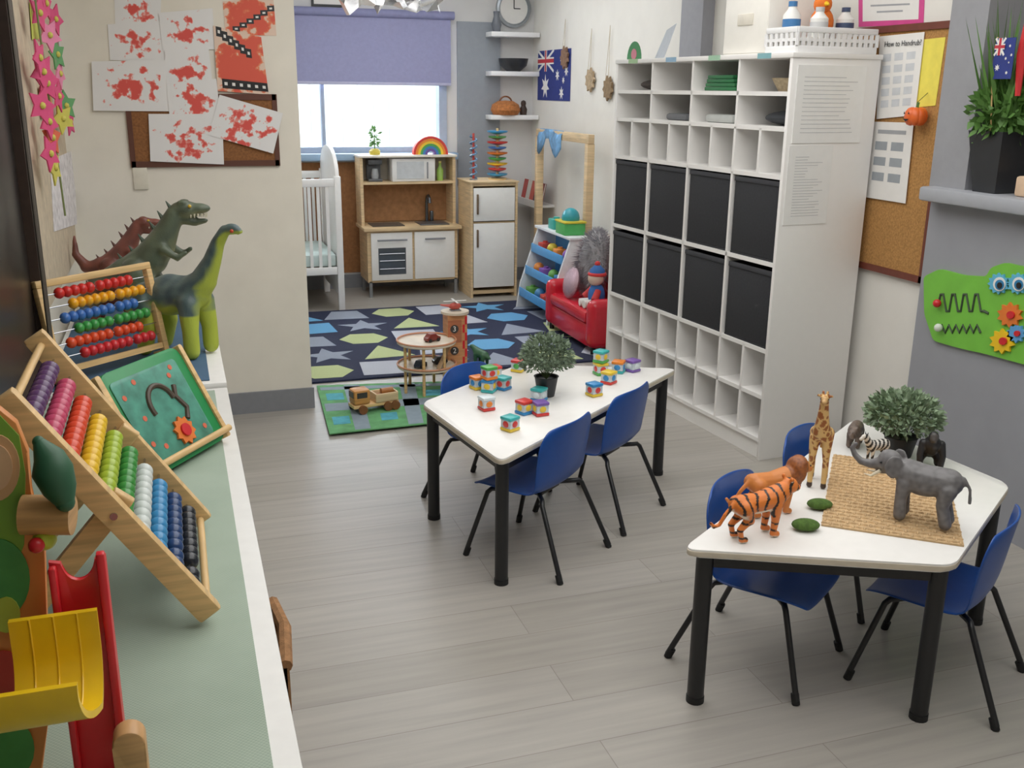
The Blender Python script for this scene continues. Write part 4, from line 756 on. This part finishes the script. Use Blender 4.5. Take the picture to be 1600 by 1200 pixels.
T1=((1.574,3.55,0),R(38.3)); T2=((1.876,2.7075,0),R(215.2))
table('white trapezoid table with scattered toy blocks',*T1); table('white trapezoid table with the toy animals',*T2)
def make_chair(label,loc,rz):
    t=thing('child_chair',label,'chair',loc,rz,'blue plastic child chairs')
    prof=[(.205,.272,.13),(.195,.292,.155),(.14,.303,.168),(.06,.302,.172),(-.02,.299,.172),(-.08,.303,.168),(-.115,.33,.166),(-.128,.38,.168),(-.137,.44,.174),(-.145,.5,.176),(-.152,.545,.168),(-.157,.57,.148),(-.158,.578,.13)]
    nu=12; vs=[];fs=[]
    for k,(y,z,w_) in enumerate(prof):
        bk=max(0,min(1,(k-4)/3)); w_*=1.1
        for i in range(nu+1):
            s=-1+2*i/nu; vs.append((s*w_,y+bk*.035*s*s,z+(1-bk)*.014*abs(s)**3-(k>9)*.012*abs(s)**4))
    for k in range(len(prof)-1):
        for i in range(nu): a=k*(nu+1)+i; fs.append((a,a+1,a+nu+2,a+nu+1))
    o=MB().add(vs,fs).build('seat_shell',BLUE,t,ang=80); q=o.modifiers.new('s','SOLIDIFY'); q.thickness=.007; q.offset=0; u=o.modifiers.new('u','SUBSURF'); u.levels=1; u.render_levels=1; bake(o)
    for sx in(-1,1):
        for y0,y1,y2 in((.09,.135,.215),(-.05,-.1,-.215)):
            pts=[(sx*.06,y0*.6,.282),(sx*.125,y1*.9,.28),(sx*.148,y1*1.05,.268),(sx*.19,y2,.0)]
            P=[Vector(p) for p in pts]; pp=[P[0],P[1],P[1].lerp(P[2],.5)+Vector((0,0,.006)),P[2],P[3]+Vector((0,0,.012))]
            l=MB().tube(pp,.0095,10).build('leg',BLACK,t); MB().tube([P[3],P[3].lerp(P[2],.12)],.0125,10).build('foot_cap',mat('#0f1012',.7),l)
    MB().box(-.07,.07,-.05,.09,.268,.284,.004).build('seat_bracket',BLACK,t)
    return t
def onT(T,x,y): return (Matrix.Translation(T[0])@Matrix.Rotation(T[1],4,'Z')@Vector((x,y,0)))
ch0=make_chair('blue chair nearest camera on long side of block table',onT(T1,-.36,.07),T1[1])
dup(ch0,onT(T1,.15,.07),T1[1],'blue chair nearest cubby shelf on long side of block table')
dup(ch0,onT(T1,0,.565),T1[1]+PI,'blue chair tucked behind the block table near toy garage')
dup(ch0,onT(T2,.31,.075),T2[1],'blue chair behind the toy tiger at the animal table')
dup(ch0,onT(T2,-.29,.075),T2[1],'blue chair behind the toy giraffe near the cubby shelf')
dup(ch0,onT(T2,.08,.58),T2[1]+PI,'blue chair in front right of animal table, partly cut off')
# ---------------------------------------------------------------- block table things
def pot(label,px,z,r,h,fm,n,ls,fr):
    p=PZ(*px,z); t=thing('potted_plant',label,'plant',(p.x,p.y,z+.0005)); MB().lathe([(r*.72,0),(r,h),(r*1.06,h),(r*1.06,h*1.0),(r*.92,h),(r*.9,h*.85),(0,h*.85)],24).build('pot',mat('#24262a',.5),t)
    m=MB()
    for i in range(22): a=i*2.4; m.tube([(0,0,h*.85),(fr[0]*.7*math.cos(a)*((i%5)/5+.2),fr[1]*.7*math.sin(a)*((i%5)/5+.2),h+fr[2]*(1+.5*math.sin(i)))],.002,5)
    m.build('stems',mat('#5a6b45',.7),t); foliage(MB(),(0,0,h+fr[2]*.8),fr,n,ls,True).build('foliage',fm,t)
    return t
pot('grey green bushy plant in black pot on the block table',(853,618),TZ,.05,.085,mat('#76886f',.7,.4,40),1500,.02,(.11,.11,.1))
bc={'r':'#d23a34','b':'#2f86c4','y':'#e8c53a','g':'#4fa84f','p':'#7a5aa8','o':'#e8842f','t':'#3ab0b0','w':'#d9e4e8'}
BS=.056
def block(px,c1,c2,cc,rz,label,z=TZ):
    p=PZ(*px,z) if not isinstance(px,Vector) else px; t=thing('toy_block',label,'toy block',(p.x,p.y,z+.0006),rz,'clear toy blocks on the table')
    s=BS/2
    MB().box(-s,s,-s,s,0,.013,.004).build('bottom_frame',mat(bc[c1],.3),t); MB().box(-s,s,-s,s,BS-.013,BS,.004).build('top_frame',mat(bc[c2],.3),t)
    MB().box(-s+.003,s-.003,-s+.003,s-.003,.0135,BS-.0135).build('window_cube',mat('#c5d0d6',.12,.12,40),t)
    MB().ell((0,-s+.003,BS/2),(.015,.004,.013),10).ell((-s+.003,0,BS/2),(.004,.015,.013),10).build('picture',mat(bc[cc],.4),t)
    return p
for a in[((797,672),'y','t','r',.5,'teal topped yellow block alone nearest the table front'),((760,640),'r','w','o',.2,'red based clear block at left of the block pile'),((764,612),'t','b','y',.9,'blue and teal block behind the red based clear block'),
 ((746,607),'y','o','b',.3,'yellow block at the left edge near the far chair'),((786,608),'b','t','r',.6,'blue block between yellow block and red topped block'),((772,590),'g','r','y',.2,'red topped block at far left of the pile'),((810,580),'y','r','g',.8,'red and yellow block beside the plant, at its left'),
 ((819,646),'b','r','y',.4,'red topped blue block in the front cluster'),((844,648),'r','p','y',.1,'purple topped red block at right of the front cluster'),((842,626),'b','t','w',.7,'teal and blue block touching the black plant pot'),
 ((928,618),'y','b','r',.3,'blue topped yellow block nearest right chair'),((951,599),'r','y','b',.6,'red based yellow topped block right of the plant'),((938,585),'g','y','r',.1,'green and yellow block behind the red based one'),((966,582),'t','o','b',.9,'orange topped teal block at the far edge'),((988,580),'p','p','w',.4,'purple block farthest right on the table')]: block(*a)
p=PZ(764,612,TZ); block(p,'o','g','r',.3,'green topped block stacked on blue and teal block',TZ+BS+.0012)
p=PZ(938,585,TZ); block(p,'g','t','y',.6,'teal topped block stacked on green and yellow block',TZ+BS+.0012)
# ---------------------------------------------------------------- animal table things
q=[PZ(u,v,TZ) for u,v in[(1302,712),(1478,735),(1506,855),(1283,822)]]
m=MB(); A,B,C_,D_=q
def Q(s,t_): return A.lerp(B,s).lerp(D_.lerp(C_,s),t_)
m.prism([(p.x,p.y) for p in q],TZ+.0006,TZ+.006)
NM=24
for i in range(NM):
    for j in range(NM):
        s0,t0=(i+.5)/NM,(j+.5)/NM; p=Q(s0,t0); ex=(Q(s0+.03,t0)-Q(s0-.03,t0)); ey=(Q(s0,t0+.03)-Q(s0,t0-.03)); d=ex if (i+j)%2 else ey
        d=d.normalized()*.009; up=Vector((0,0,.0055)); m.tube([p-d+up*.9,p-d*.4+up*1.2,p+d*.4+up*1.2,p+d+up*.9],[.003,.0047,.0047,.003],6)
tag(m.build('placemat',mat('#c6a67b',.9,.22,60,.4)),'woven seagrass mat under the toy elephant','mat')
MATZ=TZ+.0115
for px,l,s in(((1258,828),'green moss stone in front of toy tiger',1),((1280,795),'green moss stone between tiger and giraffe',.95)):
    p=PZ(*px,TZ); o=MB(); o.ell((0,0,.015*s),(.042*s,.03*s,.0165*s),18)
    tag(o.build('moss_stone',mat('#4c6b2a',.95,.35,90,1),loc=(p.x,p.y,TZ+.0022),rot=(0,0,-.3)),l,'stone')
ANM=attr_mat('painted_plastic',.5,.15,300)
def place(px_f,px_r,z):
    a,b=PZ(*px_f,z),PZ(*px_r,z); c=(a+b)/2; return (c.x,c.y,z+.0005),math.atan2(a.y-b.y,a.x-b.x)
# elephant
loc,rz=place((1405,808),(1468,822),MATZ); t=thing('toy_elephant','grey toy elephant with raised trunk on woven mat','toy animal',loc,rz)
sp=[('c',0,[(-.32,0,.64,.2),(0,0,.63,.21),(.22,0,.66,.21)]),('e',0,(0,0,.57),(.36,.2,.2)),('e',0,(.5,0,.78),(.18,.15,.18)),('e',0,(.53,0,.87),(.11,.11,.09)),
('c',0,[(.62,0,.74,.09),(.76,0,.69,.07),(.9,0,.7,.055),(1.0,0,.78,.045),(1.05,0,.88,.038),(1.0,0,.95,.034)]),('c',0,[(.55,0,.65,.07),(.64,0,.61,.045)]),
('e',1,(.4,.18,.77),(.14,.03,.18),.45),('c',1,[(.25,.12,.55,.11),(.27,.12,.3,.085),(.26,.12,.05,.09)]),('c',1,[(-.34,.12,.55,.13),(-.29,.12,.32,.09),(-.36,.12,.05,.09)]),('c',0,[(-.5,0,.74,.032),(-.6,0,.6,.024),(-.62,0,.4,.028)])]
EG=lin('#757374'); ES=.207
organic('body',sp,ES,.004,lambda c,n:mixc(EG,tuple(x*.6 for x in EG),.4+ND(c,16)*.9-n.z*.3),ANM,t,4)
for s in(-1,1): MB(Matrix.Scale(ES,4)).tube([(.6,s*.09,.68),(.72,s*.1,.58),(.82,s*.09,.59)],[.028,.02,.006],8).build('tusk',mat('#e6ddc4',.4),t); MB(Matrix.Scale(ES,4)).ell((.6,s*.125,.82),.018,8).build('eye',BLACK,t)
CATS=[('c',0,[(-.3,0,.5,.145),(-.05,0,.49,.145),(.2,0,.52,.165),(.35,0,.6,.13)]),('e',0,(.47,0,.66),(.12,.115,.115)),('e',0,(.57,0,.62),(.075,.07,.058)),('e',1,(.43,.085,.775),(.025,.04,.04)),
('c',1,[(.2,.09,.45,.09),(.2,.1,.24,.056),(.18,.1,.05,.048),(.24,.1,.035,.046)]),('c',1,[(-.3,.09,.48,.125),(-.23,.1,.31,.075),(-.37,.1,.19,.046),(-.33,.1,.04,.042),(-.27,.1,.035,.042)]),
('c',0,[(-.42,0,.53,.035),(-.55,0,.4,.03),(-.62,.02,.26,.028),(-.7,.03,.24,.03),(-.75,.03,.3,.025)])]
OR,WH,BK=lin('#e07b30'),lin('#e6ddc9'),lin('#1d1512')
def tig(c,n):
    b=mixc(OR,WH,(-n.z-.35)*3+(c.x>.56)*.7)
    s=math.sin(c.x*46+math.sin(c.z*17+c.x*8)*1.3+abs(c.y)*6) if c.z>.3 else math.sin(c.z*60+c.x*9)
    return BK if s>.66 and -n.z<.5 and c.x<.58 else b
loc,rz=place((1215,832),(1150,845),TZ); t=thing('toy_tiger','orange striped toy tiger at front left of animal table','toy animal',loc,rz)
organic('body',CATS,.215,.0034,tig,ANM,t,3)
for s in(-1,1): MB(Matrix.Scale(.215,4)).ell((.55,s*.065,.685),.016,8).build('eye',BLACK,t)
MB(Matrix.Scale(.215,4)).ell((.64,0,.64),(.018,.025,.016),8).build('nose',mat('#7a3a34'),t)
loc,rz=place((1234,797),(1174,806),TZ); t=thing('toy_lion','orange brown maned toy cat standing behind the striped tiger','toy animal',loc,rz)
LN=CATS+[('e',0,(.37,0,.62),(.14,.19,.21)),('e',0,(.42,0,.73),(.1,.16,.11)),('e',0,(.36,0,.46),(.11,.11,.13))]
TN,MN=lin('#cf7d3a'),lin('#a05a28')
organic('body',LN,.21,.0034,lambda c,n:mixc(MN,lin('#7d4522'),.5+ND(c,30)) if .2<c.x<.5 and c.z>.36 and (abs(c.y)>.07 or c.z>.73 or c.z<.56 or c.x<.42) else mixc(TN,WH,(-n.z-.4)),ANM,t,2)
for s in(-1,1): MB(Matrix.Scale(.21,4)).ell((.565,s*.062,.69),.016,8).build('eye',BLACK,t)
p=PZ(1276,755,TZ); t=thing('toy_giraffe','tall toy giraffe with brown patches beside woven mat','toy animal',(p.x,p.y,TZ+.0005),R(-128))
sp=[('c',0,[(-.12,0,.5,.085),(.03,0,.53,.1),(.13,0,.57,.09),(.17,0,.66,.068),(.19,0,.76,.053),(.205,0,.86,.043),(.215,0,.92,.04)]),('e',0,(.245,0,.93),(.058,.038,.038)),('e',0,(.3,0,.915),(.037,.027,.025)),('c',1,[(.205,.018,.95,.012),(.2,.02,.99,.014)]),('e',1,(.2,.05,.95),(.013,.03,.016)),
('c',1,[(.12,.055,.5,.055),(.13,.065,.28,.032),(.13,.065,.04,.026),(.13,.065,.02,.03)]),('c',1,[(-.13,.055,.48,.065),(-.1,.065,.34,.04),(-.15,.065,.23,.03),(-.13,.065,.02,.03)]),('c',0,[(-.19,0,.52,.018),(-.22,0,.4,.012),(-.22,0,.3,.016)])]
GT,GB=lin('#e0b876'),lin('#9a5a2e')
def gir(c,n):
    if c.z<.05: return lin('#3a2a20')
    if c.z>.9 and c.x>.26: return lin('#c39a62')
    d=noise.voronoi(c*15)[0]; return GT if d[1]-d[0]<.18 or c.z<.2 else GB
organic('body',sp,.335,.0034,gir,ANM,t,3)
for s in(-1,1): MB(Matrix.Scale(.335,4)).ell((.262,s*.034,.942),.008,8).build('eye',BLACK,t)
p=PZ(1450,733,TZ); t=thing('toy_gorilla','black toy gorilla beside the leafy pot on animal table','toy animal',(p.x,p.y,TZ+.0115),R(-125))
sp=[('c',0,[(-.2,0,.36,.19),(.02,0,.52,.22),(.15,0,.66,.22)]),('e',0,(.26,0,.88),(.14,.13,.16)),('e',0,(.36,0,.83),(.07,.08,.07)),('c',1,[(.15,.22,.66,.11),(.24,.28,.36,.085),(.28,.25,.07,.075)]),('c',1,[(-.2,.14,.3,.14),(-.08,.2,.18,.1),(-.18,.2,.05,.075),(-.06,.2,.05,.07)])]
organic('body',sp,.13,.0032,lambda c,n:lin('#4a4644') if c.x>.33 and c.z>.74 else lin('#1d1c1e'),ANM,t,3)
QU=[('c',0,[(-.3,0,.55,.15),(0,0,.54,.16),(.22,0,.57,.15),(.36,0,.72,.1),(.42,0,.84,.085)]),('e',0,(.5,0,.86),(.1,.07,.075)),('e',0,(.6,0,.8),(.08,.055,.055)),('e',1,(.42,.05,.96),(.02,.025,.05)),('c',1,[(.2,.08,.5,.08),(.2,.09,.26,.045),(.2,.09,.03,.045)]),('c',1,[(-.3,.08,.52,.1),(-.26,.09,.34,.055),(-.34,.09,.22,.04),(-.31,.09,.03,.045)]),('c',0,[(-.44,0,.6,.025),(-.5,0,.4,.03)])]
p=PZ(1366,728,TZ); t=thing('toy_zebra','small striped toy zebra behind the elephant trunk','toy animal',(p.x,p.y,TZ+.0115),R(185))
organic('body',QU,.12,.0032,lambda c,n:lin('#232122') if math.sin(c.x*42+c.z*22)>.1 and c.x<.58 else lin('#dcd6cc'),ANM,t,3)
p=PZ(1334,697,TZ); t=thing('toy_rhino','small brown grey toy rhino near far table edge','toy animal',(p.x,p.y,TZ+.0005),R(225))
RH=[('c',0,[(-.3,0,.48,.2),(0,0,.47,.22),(.22,0,.5,.2),(.4,0,.48,.14)]),('e',0,(.52,0,.45),(.15,.1,.1)),('c',0,[(.62,0,.5,.04),(.66,0,.62,.012)]),('e',1,(.36,.09,.63),(.03,.03,.05)),('c',1,[(.2,.11,.4,.1),(.2,.12,.05,.08)]),('c',1,[(-.28,.11,.4,.12),(-.28,.12,.05,.08)])]
organic('body',RH,.125,.0032,lambda c,n:mixc(lin('#77665a'),lin('#54463e'),.5+ND(c,12)),ANM,t,3)
pot('bushy pale green plant in black pot on animal table',(1404,711),TZ,.058,.075,mat('#84997a',.65,.5,60),1700,.026,(.125,.125,.085))
# ---------------------------------------------------------------- hanging clear decoration
t=thing('hanging_decoration','crumpled clear plastic decoration on strings at top centre','decoration',PY(615,18,4.2)); z0=t.location.z
rr=random.Random(2); m=MB(); N=14
vs=[(-.2+.4*i/N+rr.uniform(-.02,.02),rr.uniform(-.05,.05)+.05*math.sin(i),.0+.14*j/5+rr.uniform(-.02,.03)) for i in range(N+1) for j in range(6)]; fs=[(i*6+j,i*6+6+j,i*6+7+j,i*6+1+j) for i in range(N) for j in range(5)]
m.add(vs,fs).build('plastic_sheet',mat('#e2e6ec',.25,.03,tr=.9),t)
for x in(-.2,0,.2): MB().tube([(x,0,.1),(x,0,ZC-z0)],.0015,5).build('string',mat('#d8d8d8'),t)
# ---------------------------------------------------------------- lights
def area(name,loc,sx,sy,e,c=(1,1,1),rot=(0,0,0)):
    l=bpy.data.lights.new(name,'AREA'); l.shape='RECTANGLE'; l.size=sx; l.size_y=sy; l.energy=e; l.color=c
    o=bpy.data.objects.new(name,l); COL.objects.link(o); o.location=loc; o.rotation_euler=rot
area('ceiling_lamp_main',(1.45,2.6,2.72),2.4,4.4,74,(1,.99,.97)); area('ceiling_lamp_alcove',(1.85,7.2,2.72),2.0,2.4,31,(.96,.98,1)); area('ceiling_lamp_passage',(4.1,2.2,2.72),.8,1.4,8,(1,.95,.88))
area('outdoor_sky_fill',(1.6,10.4,2.75),2.6,1.2,190,(.85,.93,1),(R(-62),0,0))  # added area lamp, unseen above the window outside, standing in for sky light
su=bpy.data.lights.new('sun','SUN'); su.energy=2.6; su.angle=.02; so=bpy.data.objects.new('sun',su); COL.objects.link(so); so.rotation_euler=(R(45),0,R(25))
wd=bpy.data.worlds.new('world'); S.world=wd; wd.use_nodes=True; nt=wd.node_tree; bg=nt.nodes['Background']
skn=nt.nodes.new('ShaderNodeTexNoise'); skn.inputs['Scale'].default_value=1.5; o=ramp(nt,skn.outputs[0],[(.3,(.72,.84,1)),(.7,(.95,.97,1))]); nt.links.new(o,bg.inputs[0]); bg.inputs[1].default_value=1.1
